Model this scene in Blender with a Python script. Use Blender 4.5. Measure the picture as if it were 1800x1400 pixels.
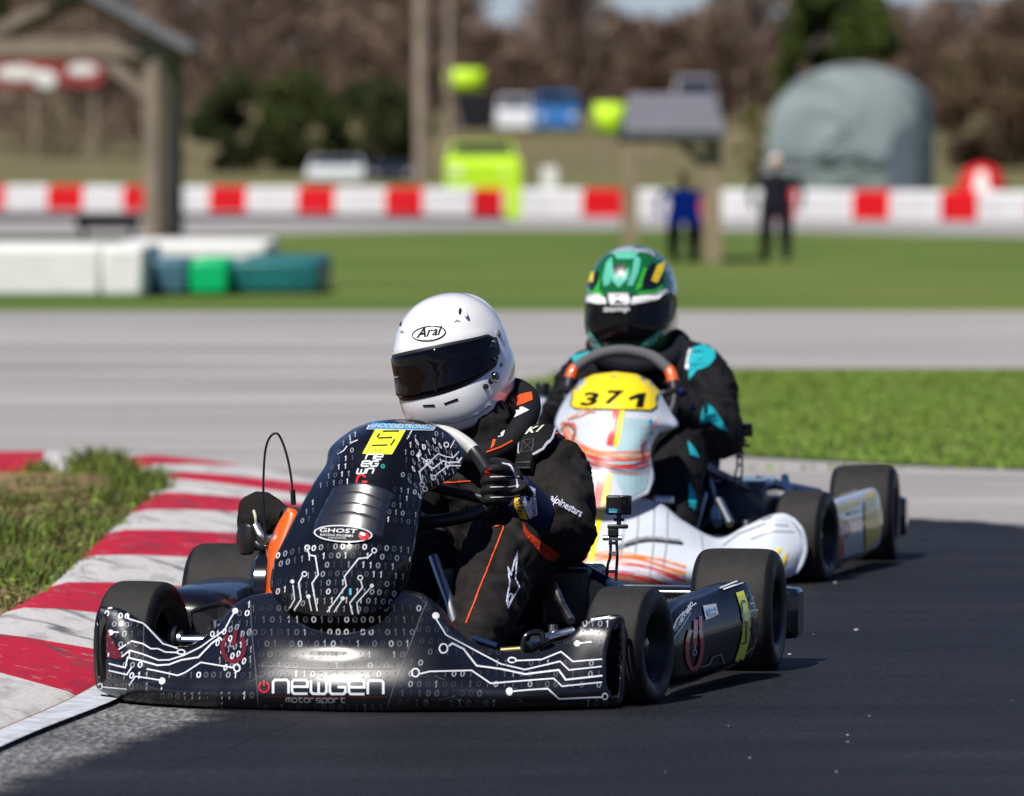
import bpy, bmesh, math, random
from mathutils import Vector, Matrix, noise
from mathutils.bvhtree import BVHTree
random.seed(7)
R = math.radians
for _o in list(bpy.data.objects):
    bpy.data.objects.remove(_o)
scene = bpy.context.scene
col = scene.collection
# ---------------------------------------------------------------- camera
FPX, CH, PITCH = 13000.0, 1.1, math.atan(415 / 13000.0)
cam_d = bpy.data.cameras.new('camera')
cam = bpy.data.objects.new('camera', cam_d); col.objects.link(cam)
cam.location = (0, 0, CH)
cam.rotation_euler = (R(90) - PITCH, 0, 0)
cam_d.sensor_width = 36.0
cam_d.lens = FPX / 1800 * 36
cam_d.clip_start, cam_d.clip_end = 0.5, 3000
cam_d.dof.use_dof = True
cam_d.dof.focus_distance = 15.55
cam_d.dof.aperture_fstop = 6.0
cam_d.dof.aperture_blades = 9
scene.camera = cam
# ---------------------------------------------------------------- sky and sun
SUN_EL, SUN_AZ = R(55), R(58)          # azimuth: turned from image left towards the camera
to_sun = Vector((-math.cos(SUN_EL) * math.cos(SUN_AZ), -math.cos(SUN_EL) * math.sin(SUN_AZ), math.sin(SUN_EL)))
world = bpy.data.worlds.new('World'); scene.world = world
world.use_nodes = True
wn = world.node_tree.nodes; wl = world.node_tree.links
wn.clear()
sky = wn.new('ShaderNodeTexSky'); sky.sky_type = 'NISHITA'; sky.sun_disc = False
sky.sun_elevation = SUN_EL
sky.altitude = 2200
sky.sun_rotation = math.atan2(to_sun.x, to_sun.y)
sky.air_density, sky.dust_density, sky.ozone_density = 1.0, 0.0, 2.0
bg = wn.new('ShaderNodeBackground'); bg.inputs['Strength'].default_value = 0.056
wo = wn.new('ShaderNodeOutputWorld')
tint = wn.new('ShaderNodeMix'); tint.data_type = 'RGBA'; tint.blend_type = 'MULTIPLY'; tint.inputs[0].default_value = 1.0; tint.inputs[7].default_value = (0.86, 0.90, 1.16, 1)
wl.new(sky.outputs[0], tint.inputs[6]); wl.new(tint.outputs[2], bg.inputs[0]); wl.new(bg.outputs[0], wo.inputs[0])
sun_d = bpy.data.lights.new('sun', 'SUN'); sun_d.energy = 5.0; sun_d.angle = R(0.53)
sun_d.color = (1.0, 0.955, 0.89)
sun = bpy.data.objects.new('sun', sun_d); col.objects.link(sun)
sun.rotation_euler = to_sun.to_track_quat('Z', 'Y').to_euler()
sun.location = to_sun * 60
scene.view_settings.view_transform = 'Standard'
scene.view_settings.look = 'None'
scene.view_settings.exposure = 0.22
scene.view_settings.gamma = 1.0
scene.render.engine = 'CYCLES'
scene.cycles.use_denoising = True
scene.cycles.max_bounces = 6
work = bpy.data.scenes.new('workbench')      # scratch scene for turning letters and limbs into meshes, removed at the end
def work_dg():
    with bpy.context.temp_override(scene=work, view_layer=work.view_layers[0]):
        dg = bpy.context.evaluated_depsgraph_get(); dg.update(); return dg
# ---------------------------------------------------------------- geometry helpers
CAMO = Vector((0, 0, CH))
_fw = Vector((0, math.cos(PITCH), -math.sin(PITCH))); _up = Vector((0, math.sin(PITCH), math.cos(PITCH)))
def ray(x, y):
    """direction from the camera through photo position (x, y), 1800 x 1400"""
    return (_fw + Vector(((x - 900) / FPX, 0, 0)) + _up * ((700 - y) / FPX)).normalized()
def P(x, y, Y):
    d = ray(x, y); return CAMO + d * (Y / d.y)
def sst(a, b, t):
    t = max(0, min(1, (t - a) / (b - a))); return t * t * (3 - 2 * t)
def zg(Y):
    """height of the ground"""
    return -0.2 * sst(60, 85, Y) + (max(0, Y - 215) * 0.0195 if Y > 215 else 0)
def gp(x, y, dz=0.0):
    d = ray(x, y); Y = 30.0
    lo, hi = 3.0, 900.0
    for _ in range(60):
        m = (lo + hi) / 2
        p = CAMO + d * (m / d.y)
        if p.z > zg(m) + dz: lo = m
        else: hi = m
    return CAMO + d * (lo / d.y)
def cr(pts, n, closed=False):
    """Catmull-Rom resample of a list of tuples into n points"""
    pts = [Vector(p) for p in pts]; m = len(pts); out = []
    segs = m if closed else m - 1
    for i in range(n):
        t = i / (n if closed else n - 1) * segs
        k = min(int(t), segs - 1); f = t - k
        if closed: a, b, c, d = pts[(k - 1) % m], pts[k % m], pts[(k + 1) % m], pts[(k + 2) % m]
        else:
            b, c = pts[k], pts[k + 1]
            a = pts[k - 1] if k > 0 else b * 2 - c
            d = pts[k + 2] if k + 2 < m else c * 2 - b
        out.append(0.5 * ((2 * b) + (c - a) * f + (2 * a - 5 * b + 4 * c - d) * f * f + (3 * b - a - 3 * c + d) * f ** 3))
    return out
def surf(rows, nu, nv):
    """rows of control points -> nv x nu grid of points"""
    rr = [cr(r, nu) for r in rows]
    cols = [cr([r[i] for r in rr], nv) for i in range(nu)]
    return [[cols[i][j] for i in range(nu)] for j in range(nv)]
class MB:
    def __init__(s): s.v = []; s.f = []; s.m = []
    def add(s, vs, fs, mi=0):
        b = len(s.v); s.v += [tuple(v) for v in vs]
        for f in fs: s.f.append(tuple(b + i for i in f)); s.m.append(mi)
        return s
    def grid(s, g, mi=0, closed_u=False, closed_v=False, flip=False):
        nv, nu = len(g), len(g[0]); b = len(s.v)
        for r in g: s.v += [tuple(p) for p in r]
        for j in range(nv if closed_v else nv - 1):
            for i in range(nu if closed_u else nu - 1):
                q = (b + j * nu + i, b + j * nu + (i + 1) % nu, b + (j + 1) % nv * nu + (i + 1) % nu, b + (j + 1) % nv * nu + i)
                s.f.append(q[::-1] if flip else q); s.m.append(mi)
        return s
    def box(s, c, size, rot=None, mi=0, ax=None):
        c = Vector(c); M = rot if rot is not None else Matrix.Identity(3)
        hs = [x / 2 for x in size]; vs = []
        for z in (-1, 1):
            for (x, y) in ((-1, -1), (1, -1), (1, 1), (-1, 1)):
                vs.append(c + M @ Vector((x * hs[0], y * hs[1], z * hs[2])))
        return s.add(vs, [(3, 2, 1, 0), (4, 5, 6, 7), (0, 1, 5, 4), (1, 2, 6, 5), (2, 3, 7, 6), (3, 0, 4, 7)], mi)
    def tube(s, pts, rad, n=10, mi=0, closed=False, caps=True, flat=None):
        """tube along pts; rad number or list; flat = (normal hint, ratio) for an oval section"""
        pts = [Vector(p) for p in pts]; k = len(pts)
        rs = rad if isinstance(rad, (list, tuple)) else [rad] * k
        b = len(s.v); prev = None
        for i, p in enumerate(pts):
            if closed: t = (pts[(i + 1) % k] - pts[i - 1])
            else: t = pts[min(i + 1, k - 1)] - pts[max(i - 1, 0)]
            t.normalize()
            if flat: x = Vector(flat[0])
            elif prev is not None: x = prev
            else: x = Vector((0, 0, 1)) if abs(t.z) < 0.9 else Vector((1, 0, 0))
            x = (x - t * x.dot(t)).normalized(); y = t.cross(x); prev = x
            r = rs[i]
            rx, ry = (r, r) if not isinstance(r, (tuple, list)) else r
            if flat and not isinstance(r, (tuple, list)): ry = r * flat[1]
            for a in range(n):
                th = 2 * math.pi * a / n
                s.v.append(tuple(p + x * (rx * math.cos(th)) + y * (ry * math.sin(th))))
        for i in range(k if closed else k - 1):
            for a in range(n):
                i2 = (i + 1) % k
                s.f.append((b + i * n + a, b + i * n + (a + 1) % n, b + i2 * n + (a + 1) % n, b + i2 * n + a)); s.m.append(mi)
        if caps and not closed:
            s.f.append(tuple(b + a for a in range(n))[::-1]); s.m.append(mi)
            s.f.append(tuple(b + (k - 1) * n + a for a in range(n))); s.m.append(mi)
        return s
    def lathe(s, c, axis, prof, n=40, mi=0, closed=False):
        """prof: (along axis, radius)"""
        c = Vector(c); t = Vector(axis).normalized()
        x = (Vector((0, 0, 1)) if abs(t.z) < 0.9 else Vector((1, 0, 0)))
        x = (x - t * x.dot(t)).normalized(); y = t.cross(x)
        g = [[c + t * a + (x * math.cos(2 * math.pi * k / n) + y * math.sin(2 * math.pi * k / n)) * max(r, 1e-5) for k in range(n)] for (a, r) in prof]
        return s.grid(g, mi, closed_u=True, closed_v=closed)
    def ball(s, c, r, n=16, m=10, mi=0, M=None):
        c = Vector(c); r = r if isinstance(r, (tuple, list)) else (r, r, r); M = M or Matrix.Identity(3)
        g = []
        for j in range(m + 1):
            e = -math.pi / 2 + math.pi * j / m
            g.append([c + M @ Vector((r[0] * math.cos(e) * math.cos(2 * math.pi * i / n), r[1] * math.cos(e) * math.sin(2 * math.pi * i / n), r[2] * math.sin(e))) for i in range(n)])
        return s.grid(g, mi, closed_u=True)
    def mesh(s, name):
        me = bpy.data.meshes.new(name); me.from_pydata(s.v, [], s.f); me.validate(); return me
    def build(s, name, mats, parent=None, smooth=True, bevel=0, solid=0, sub=0, angle=40, fixn=True, kind=None, label=None):
        me = bpy.data.meshes.new(name)
        me.from_pydata(s.v, [], s.f)
        mats = mats if isinstance(mats, (list, tuple)) else [mats]
        for m in mats: me.materials.append(m)
        if len(mats) > 1: me.polygons.foreach_set('material_index', s.m)
        if fixn:
            bm = bmesh.new(); bm.from_mesh(me); bmesh.ops.recalc_face_normals(bm, faces=bm.faces); bm.to_mesh(me); bm.free()
        me.update()
        o = bpy.data.objects.new(name, me); col.objects.link(o)
        finish(o, parent, smooth, bevel, solid, sub, angle)
        if kind: o['kind'] = kind
        if label: o['label'] = label
        return o
def finish(o, parent=None, smooth=True, bevel=0, solid=0, sub=0, angle=40):
    me = o.data
    if solid:
        md = o.modifiers.new('thickness', 'SOLIDIFY'); md.thickness = abs(solid); md.offset = -1 if solid > 0 else 1
    if bevel:
        md = o.modifiers.new('bevel', 'BEVEL'); md.width = bevel; md.segments = 3; md.limit_method = 'ANGLE'; md.angle_limit = R(35)
    if sub:
        md = o.modifiers.new('sub', 'SUBSURF'); md.levels = sub; md.render_levels = sub
    if smooth:
        me.polygons.foreach_set('use_smooth', [True] * len(me.polygons))
        if angle < 180:
            bm = bmesh.new(); bm.from_mesh(me)
            for e in bm.edges:
                if len(e.link_faces) == 2 and e.calc_face_angle(0) > R(angle): e.smooth = False
            bm.to_mesh(me); bm.free()
    if parent is not None: attach(o, parent)
def attach(o, parent):
    o.parent = parent
    m = Matrix.Identity(4); p = parent
    while p is not None:
        m = (Matrix.Translation(p.location) if p.type == 'EMPTY' else Matrix.Identity(4)) @ m if False else m
        p = p.parent
    o.matrix_parent_inverse = world_of(parent).inverted()
def world_of(o):
    m = o.matrix_basis
    if o.parent is not None: m = world_of(o.parent) @ o.matrix_parent_inverse @ m
    return m
def tag(o, label, cat, group=None):
    o['label'] = label; o['category'] = cat
    if group: o['group'] = group
    return o
def thing(name, label, cat, loc=(0, 0, 0), group=None):
    o = bpy.data.objects.new(name, None); col.objects.link(o); o.empty_display_size = 0.1
    o.location = loc
    return tag(o, label, cat, group)
def node(name, parent, loc):
    o = bpy.data.objects.new(name, None); col.objects.link(o); o.empty_display_size = 0.05
    o.location = loc
    attach(o, parent); return o
# ---------------------------------------------------------------- materials
def pm(name, c, rough=0.5, metal=0.0, coat=0.0, var=0.0, vs=12, c2=None, bump=0.0, bs=60, rvar=0.0, spec=None, sheen=0, coatr=0.06, detail=4, stretch=None, trans=0, aniso=0):
    if spec is None: spec = 0.5 if rough < 0.45 or metal else (0.3 if rough < 0.58 else 0.12)
    m = bpy.data.materials.new(name); m.use_nodes = True
    nt = m.node_tree; n = nt.nodes; l = nt.links; b = n['Principled BSDF']
    b.inputs['Base Color'].default_value = (*c, 1); b.inputs['Roughness'].default_value = rough
    b.inputs['Metallic'].default_value = metal; b.inputs['Coat Weight'].default_value = coat
    b.inputs['Coat Roughness'].default_value = coatr
    b.inputs['Specular IOR Level'].default_value = spec
    if sheen: b.inputs['Sheen Weight'].default_value = sheen; b.inputs['Sheen Roughness'].default_value = 0.5
    if trans: b.inputs['Transmission Weight'].default_value = trans
    tc = n.new('ShaderNodeTexCoord'); src = tc.outputs['Object']
    if stretch:
        mp = n.new('ShaderNodeMapping'); mp.inputs['Scale'].default_value = stretch; l.new(src, mp.inputs[0]); src = mp.outputs[0]
    if var or c2:
        t = n.new('ShaderNodeTexNoise'); t.inputs['Scale'].default_value = vs; t.inputs['Detail'].default_value = detail; t.inputs['Roughness'].default_value = 0.6
        l.new(src, t.inputs['Vector'])
        r = n.new('ShaderNodeValToRGB')
        ca = c2 if c2 else tuple(max(0, x * (1 - var)) for x in c); cb = c if c2 else tuple(min(1, x * (1 + var)) for x in c)
        r.color_ramp.elements[0].color = (*ca, 1); r.color_ramp.elements[1].color = (*cb, 1)
        r.color_ramp.elements[0].position = 0.32; r.color_ramp.elements[1].position = 0.68
        l.new(t.outputs['Fac'], r.inputs[0]); l.new(r.outputs[0], b.inputs['Base Color'])
    if rvar:
        t = n.new('ShaderNodeTexNoise'); t.inputs['Scale'].default_value = vs * 1.7; t.inputs['Detail'].default_value = 5
        l.new(src, t.inputs['Vector'])
        mr = n.new('ShaderNodeMapRange'); mr.inputs[1].default_value = 0.3; mr.inputs[2].default_value = 0.7
        mr.inputs[3].default_value = max(0.02, rough - rvar); mr.inputs[4].default_value = min(1, rough + rvar)
        l.new(t.outputs['Fac'], mr.inputs[0]); l.new(mr.outputs[0], b.inputs['Roughness'])
    if bump:
        t = n.new('ShaderNodeTexNoise'); t.inputs['Scale'].default_value = bs; t.inputs['Detail'].default_value = 3
        l.new(src, t.inputs['Vector'])
        bp = n.new('ShaderNodeBump'); bp.inputs['Strength'].default_value = bump; bp.inputs['Distance'].default_value = 0.01
        l.new(t.outputs['Fac'], bp.inputs['Height']); l.new(bp.outputs[0], b.inputs['Normal'])
    return m
# ================================================================ the setting
def nodes_of(m): return m.node_tree.nodes, m.node_tree.links, m.node_tree.nodes['Principled BSDF']
def add_noise(n, l, vec, scale, detail=4, stretch=None, rough=0.6):
    if stretch:
        mp = n.new('ShaderNodeMapping'); mp.inputs['Scale'].default_value = stretch; l.new(vec, mp.inputs[0]); vec = mp.outputs[0]
    t = n.new('ShaderNodeTexNoise'); t.inputs['Scale'].default_value = scale; t.inputs['Detail'].default_value = detail; t.inputs['Roughness'].default_value = rough
    l.new(vec, t.inputs['Vector']); return t.outputs['Fac']
def ramp(n, l, fac, stops):
    r = n.new('ShaderNodeValToRGB'); e = r.color_ramp.elements
    while len(e) < len(stops): e.new(0.5)
    for k, (p, c) in enumerate(stops):
        e[k].position = p; e[k].color = (*c, 1) if len(c) == 3 else c
    l.new(fac, r.inputs[0]); return r.outputs[0]
def mixc(n, l, fac, a, b, mode='MIX'):
    m = n.new('ShaderNodeMix'); m.data_type = 'RGBA'; m.blend_type = mode
    for s, v in ((0, fac), (6, a), (7, b)):
        if isinstance(v, (int, float)): m.inputs[s].default_value = v
        elif isinstance(v, tuple): m.inputs[s].default_value = (*v, 1)
        else: l.new(v, m.inputs[s])
    return m.outputs[2]
def ground_mat(name, base, rough=0.9):
    m = pm(name, base, rough); n, l, b = nodes_of(m); tc = n.new('ShaderNodeTexCoord'); return m, n, l, b, tc.outputs['Object']
# grass sheet
M_grass, n, l, b, co = ground_mat('grass_ground', (0.07, 0.11, 0.03))
a1 = ramp(n, l, add_noise(n, l, co, 0.25, 5, (0.5, 1, 1)), [(0.34, (0.065, 0.115, 0.022)), (0.5, (0.112, 0.175, 0.034)), (0.64, (0.18, 0.20, 0.05))])
a2 = ramp(n, l, add_noise(n, l, co, 40, 3), [(0.35, (0.55, 0.6, 0.5)), (0.7, (1.15, 1.1, 1.0))])
gcol = mixc(n, l, 1.0, a1, a2, 'MULTIPLY')
# beyond the far barrier the turf is winter brown
sx = n.new('ShaderNodeSeparateXYZ'); l.new(co, sx.inputs[0])
mr = n.new('ShaderNodeMapRange'); mr.inputs[1].default_value = 225; mr.inputs[2].default_value = 262; l.new(sx.outputs[1], mr.inputs[0])
dry = ramp(n, l, add_noise(n, l, co, 0.06, 4, (1, 2.2, 1)), [(0.36, (0.16, 0.125, 0.055)), (0.5, (0.115, 0.105, 0.05)), (0.66, (0.24, 0.19, 0.11))])
l.new(mixc(n, l, mr.outputs[0], gcol, dry), b.inputs['Base Color'])
b.inputs['Specular IOR Level'].default_value = 0.15
# pale worn asphalt
M_old, n, l, b, co = ground_mat('worn_asphalt', (0.3, 0.29, 0.285), 0.85)
s1 = ramp(n, l, add_noise(n, l, co, 0.35, 5, (0.28, 1.3, 1)), [(0.3, (0.255, 0.247, 0.25)), (0.5, (0.345, 0.33, 0.32)), (0.7, (0.43, 0.408, 0.39))])
s2 = ramp(n, l, add_noise(n, l, co, 130, 3), [(0.3, (0.62, 0.62, 0.62)), (0.65, (1.1, 1.1, 1.1))])
s3 = ramp(n, l, add_noise(n, l, co, 1.0, 6, (0.26, 1.3, 1)), [(0.34, (0.80, 0.80, 0.82)), (0.5, (1.0, 1.0, 1.0)), (0.66, (1.1, 1.09, 1.07))])
v = mixc(n, l, 1.0, mixc(n, l, 1.0, s1, s2, 'MULTIPLY'), s3, 'MULTIPLY')
l.new(v, b.inputs['Base Color'])
bp = n.new('ShaderNodeBump'); bp.inputs['Strength'].default_value = 0.5; bp.inputs['Distance'].default_value = 0.004
l.new(add_noise(n, l, co, 140, 3), bp.inputs['Height']); l.new(bp.outputs[0], b.inputs['Normal'])
# coarse grey asphalt beside the kerb
M_mid, n, l, b, co = ground_mat('coarse_asphalt', (0.11, 0.11, 0.115), 0.85)
s1 = ramp(n, l, add_noise(n, l, co, 3, 5, (0.6, 1.2, 1)), [(0.3, (0.105, 0.106, 0.112)), (0.7, (0.19, 0.19, 0.19))])
s2 = ramp(n, l, add_noise(n, l, co, 100, 3, (1, 0.25, 1)), [(0.34, (0.35, 0.35, 0.35)), (0.55, (1.0, 1.0, 1.0)), (0.72, (2.1, 2.08, 2.0))])
l.new(mixc(n, l, 1.0, s1, s2, 'MULTIPLY'), b.inputs['Base Color'])
bp = n.new('ShaderNodeBump'); bp.inputs['Strength'].default_value = 0.6; bp.inputs['Distance'].default_value = 0.005
l.new(add_noise(n, l, co, 120, 3), bp.inputs['Height']); l.new(bp.outputs[0], b.inputs['Normal'])
# fresh dark asphalt
M_new, n, l, b, co = ground_mat('sealed_asphalt', (0.03, 0.03, 0.035), 0.5)
s1 = ramp(n, l, add_noise(n, l, co, 1.0, 5, (0.5, 1.6, 1)), [(0.3, (0.0100, 0.0106, 0.0134)), (0.7, (0.0165, 0.0172, 0.0208))])
s2 = ramp(n, l, add_noise(n, l, co, 130, 3, (1, 0.22, 1)), [(0.36, (0.68, 0.68, 0.68)), (0.55, (1.0, 1.0, 1.0)), (0.74, (1.7, 1.68, 1.66))])
s4 = ramp(n, l, add_noise(n, l, co, 1.6, 6, (0.55, 1.5, 1)), [(0.36, (0.8, 0.8, 0.8)), (0.55, (1.05, 1.05, 1.05)), (0.72, (1.45, 1.44, 1.4))])
l.new(mixc(n, l, 1.0, mixc(n, l, 1.0, s1, s2, 'MULTIPLY'), s4, 'MULTIPLY'), b.inputs['Base Color'])
bp = n.new('ShaderNodeBump'); bp.inputs['Strength'].default_value = 0.6; bp.inputs['Distance'].default_value = 0.003
l.new(add_noise(n, l, co, 170, 3), bp.inputs['Height']); l.new(bp.outputs[0], b.inputs['Normal'])
b.inputs['Roughness'].default_value = 0.62; b.inputs['Specular IOR Level'].default_value = 0.2
M_white_line = pm('road_paint', (0.55, 0.58, 0.64), 0.8, vs=22, c2=(0.30, 0.31, 0.34), detail=6)
def kerb_mat(name, c, dirt):
    m, n, l, b, co = ground_mat(name, c, 0.7)
    t = ramp(n, l, add_noise(n, l, co, 2.6, 6, (3.2, 0.8, 1)), [(0.36, (1, 1, 1)), (0.45, (0, 0, 0)), (0.56, (0, 0, 0)), (0.62, (0.8, 0.8, 0.8))])
    s = add_noise(n, l, co, 90, 3)
    k0 = ramp(n, l, s, [(0.3, tuple(x * 0.72 for x in c)), (0.65, c)])
    k = mixc(n, l, ramp(n, l, add_noise(n, l, co, 16, 6), [(0.6, (0, 0, 0)), (0.68, (.75, .75, .75))]), k0, (0.30, 0.27, 0.26))
    v = mixc(n, l, t, k, dirt)
    mm = n.new('ShaderNodeMath'); mm.operation = 'MULTIPLY'; mm.inputs[1].default_value = 0.42; l.new(t, mm.inputs[0])
    l.new(mixc(n, l, mm.outputs[0], k, dirt), b.inputs['Base Color'])
    w = n.new('ShaderNodeTexWave'); w.inputs['Scale'].default_value = 1.1; w.inputs['Distortion'].default_value = 5; w.inputs['Detail'].default_value = 3; w.inputs['Detail Scale'].default_value = 1.4
    mp = n.new('ShaderNodeMapping'); mp.inputs['Rotation'].default_value = (0, 0, R(-28)); l.new(co, mp.inputs[0]); l.new(mp.outputs[0], w.inputs[0])
    sk0 = ramp(n, l, w.outputs['Fac'], [(0.0, (0.8, 0.8, 0.8)), (0.09, (0, 0, 0))])
    sk = mixc(n, l, 1.0, sk0, ramp(n, l, add_noise(n, l, co, 2.2, 4), [(0.42, (0, 0, 0)), (0.6, (1, 1, 1))]), 'MULTIPLY')
    bp = n.new('ShaderNodeBump'); bp.inputs['Strength'].default_value = 0.5; bp.inputs['Distance'].default_value = 0.006
    l.new(add_noise(n, l, co, 60, 4), bp.inputs['Height']); l.new(bp.outputs[0], b.inputs['Normal'])
    l.new(mixc(n, l, sk, mixc(n, l, mm.outputs[0], k, dirt), (0.05, 0.05, 0.06)), b.inputs['Base Color'])
    return m
M_kred = kerb_mat('kerb_red', (0.47, 0.016, 0.04), (0.14, 0.02, 0.045))
M_kwhite = kerb_mat('kerb_white', (0.56, 0.545, 0.53), (0.17, 0.17, 0.19))
M_soil = pm('soil', (0.21, 0.14, 0.075), 0.95, var=0.4, vs=14, bump=0.8, bs=40)

# ground sheet, follows the lie of the land
ys = [4, 20, 40, 60] + [62 + 2 * i for i in range(14)] + [100, 150, 205, 215, 240, 280, 340, 420, 550, 800, 1400]
g = [[(x, y, zg(y)) for x in (-400, -60, -20, 0, 20, 60, 400)] for y in ys]
o = MB().grid(g).build('ground', M_grass, angle=180); o['kind'] = 'structure'
def sheet(name, pts, mat, dz, extra=()):
    """flat piece following the ground, from photo outline points"""
    m = MB(); vs = [gp(x, y) for (x, y) in pts]
    vs = [(p.x, p.y, zg(p.y) + dz) for p in vs] + [(x, y, dz) for x, y, z in extra]
    m.add(vs, [tuple(range(len(vs)))])
    o = m.build(name, mat, smooth=False); o['kind'] = 'structure'
    return o
# apron and track: pale asphalt pad in front of the far grass
m = MB().grid([[(x, y, 0.004) for x in (-25, -8, 0, 8, 25)] for y in (5, 12, 20, 30, 40, 54.2)])
o = m.build('track', M_old, smooth=False); o['kind'] = 'structure'
pts = [(60, 1440), (180, 1372), (300, 1332), (390, 1296), (480, 1266), (580, 1200), (650, 1080), (760, 975), (950, 930), (1200, 916), (1400, 914), (1580, 919), (1700, 927), (1800, 937), (2100, 962)]
pts = [tuple(p)[:2] for p in cr([(x, y, 0) for x, y in pts], 60)]
pts = [(x + random.uniform(-3, 3), y + random.uniform(-2, 2) * (y - 285) / 900) for x, y in pts] 
DARK = [(9, 22.5, 0), (12, 16, 0), (12, 3, 0), (-6, 3, 0), (-6, 7.5, 0), (-2.5, 10.2, 0)]
sheet('coarse_asphalt', [(-300, 1700), (-300, 1330), (0, 1278), (150, 1215), (320, 1090), (450, 1000), (700, 985), (900, 1000), (900, 1700)], M_mid, 0.006)
sheet('dark_asphalt', pts, M_new, 0.009, DARK)
# its feathered margin: worn binder thinning out over the older surface
M_fade = M_new.copy(); M_fade.name = 'sealed_asphalt_margin'
n, l, b = nodes_of(M_fade); at = n.new('ShaderNodeAttribute'); at.attribute_name = 'edge'; tcx = n.new('ShaderNodeTexCoord')
sm = n.new('ShaderNodeMath'); sm.operation = 'ADD'; l.new(at.outputs['Fac'], sm.inputs[0]); l.new(add_noise(n, l, tcx.outputs['Object'], 9, 6), sm.inputs[1])
al = ramp(n, l, sm.outputs[0], [(0.55, (0, 0, 0)), (0.95, (1, 1, 1))]); l.new(al, b.inputs['Alpha'])
W = [gp(x, y) for x, y in pts]; g = []
for i, p in enumerate(W):
    t = (W[min(i + 1, len(W) - 1)] - W[max(i - 1, 0)]); nn = Vector((-t.y, t.x, 0)).normalized()
    wd = 0.05 + 0.13 * (1 - sst(14, 19, p.y)) + .12 * sst(17, 21, p.y)
    g.append([(p.x + nn.x * wd * s_, p.y + nn.y * wd * s_, 0.0095) for s_ in (-.5, 0, .5, 1.0)])
m = MB().grid(g); o = m.build('dark_asphalt_margin', M_fade, smooth=False); o['kind'] = 'structure'
ca = o.data.attributes.new('edge', 'FLOAT', 'POINT'); ca.data.foreach_set('value', [(1.0, .66, .33, 0.0)[i % 4] for i in range(len(m.v))])
# far straight in front of the barrier
sheet('far_straight', [(-300, 424), (0, 420), (300, 416), (640, 408), (900, 404), (1100, 404), (1400, 408), (1800, 417), (2200, 424), (2200, 388), (1000, 376), (-300, 364)], M_old, 0.006)
sheet('far_straight_groove', [(-300, 388), (400, 386), (900, 388), (900, 379), (400, 377), (-300, 375)], M_new, 0.012)
# right-hand infield
isl = [(885, 684), (905, 672), (1000, 660), (1150, 655), (1300, 652), (1500, 652), (1800, 652), (2300, 654), (2300, 850), (1800, 829), (1600, 822), (1450, 814), (1300, 806), (1150, 780), (1000, 730), (905, 695)]
sheet('infield', isl, M_grass, 0.012)
# ---- kerb
kin = [(-330, 1255), (-140, 1165), (-60, 1122), (13, 1080), (88, 1036), (140, 988), (190, 942), (232, 906), (262, 874), (284, 848), (292, 836), (250, 826), (180, 819), (75, 819), (-250, 830)]
kout = [(-90, 1322), (133, 1227), (235, 1160), (305, 1098), (385, 1040), (440, 990), (480, 946), (505, 910), (560, 893), (640, 890), (600, 862), (440, 824), (270, 804), (80, 797), (-220, 800)]
kerb = thing('kerb', 'red and white painted kerb curving round the grassy inside of the corner', 'kerb', gp(150, 1100))
kerb['kind'] = 'structure'
del kerb['category']
NI = 6
inn = [gp(x, y, 0.055) for x, y in kin]; out = [gp(x, y, 0.008) for x, y in kout]
inn = cr(inn, (len(kin) - 1) * NI + 1); out = cr(out, (len(kout) - 1) * NI + 1)
prof = [(-0.16, -0.06), (-0.05, 0.0), (0.0, 0.055), (0.1, 0.062), (0.35, 0.052), (0.7, 0.03), (0.95, 0.014), (1.0, 0.006)]
for k in range(len(kin) - 1):
    g = []
    for j in range(NI + 1):
        a, c = inn[k * NI + j], out[k * NI + j]
        g.append([(a.x + (c.x - a.x) * t, a.y + (c.y - a.y) * t, z + 0.006) for t, z in prof])
    MB().grid(g).build('kerb_block', M_kred if k % 2 else M_kwhite, kerb, smooth=True)
# white edge line and the dusty joint beside the kerb
def ribbon(name, a, b_, mat, dz):
    A = [gp(x, y) for x, y in a]; B = [gp(x, y) for x, y in b_]
    A = cr(A, 24); B = cr(B, 24)
    o = MB().grid([[(p.x, p.y, dz) for p in A], [(p.x, p.y, dz) for p in B]]).build(name, mat, smooth=False); o['kind'] = 'structure'; return o
ribbon('kerb_joint', [(-120, 1338), (0, 1285), (133, 1229), (235, 1163), (305, 1100)], [(-120, 1352), (0, 1300), (140, 1236), (245, 1166), (316, 1101)], M_soil, 0.0125)
ribbon('edge_line', [(-120, 1350), (0, 1298), (138, 1236), (245, 1166), (316, 1101)], [(-120, 1384), (0, 1328), (80, 1293), (215, 1238), (300, 1184), (360, 1114)], M_white_line, 0.0165)
# small stones on the dark asphalt
M_stone = pm('stone_chip', (0.4, 0.38, 0.35), 0.8)
m = MB()
for (x, y, s) in [(1505, 1115, 9), (1388, 1158, 7), (1468, 1031, 7), (1490, 1301, 5), (1490, 1313, 4), (1528, 1267, 4), (1318, 1341, 4), (1280, 1285, 3), (1470, 1366, 4), (1780, 1240, 3), (1225, 1204, 3), (1170, 1365, 3), (1352, 1206, 2), (1450, 1256, 2), (1430, 1122, 3), (1250, 1226, 2), (1700, 1150, 2), (1620, 1330, 2), (1560, 1220, 2), (1120, 1308, 2)]:
    p = gp(x, y); q = s / 2100
    m.ball((p.x, p.y, 0.008 + q * 0.4), (q * 1.5, q * 1.2, q * 0.7), 7, 5)
m.build('gravel', M_stone, smooth=False, kind='stuff')
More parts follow.
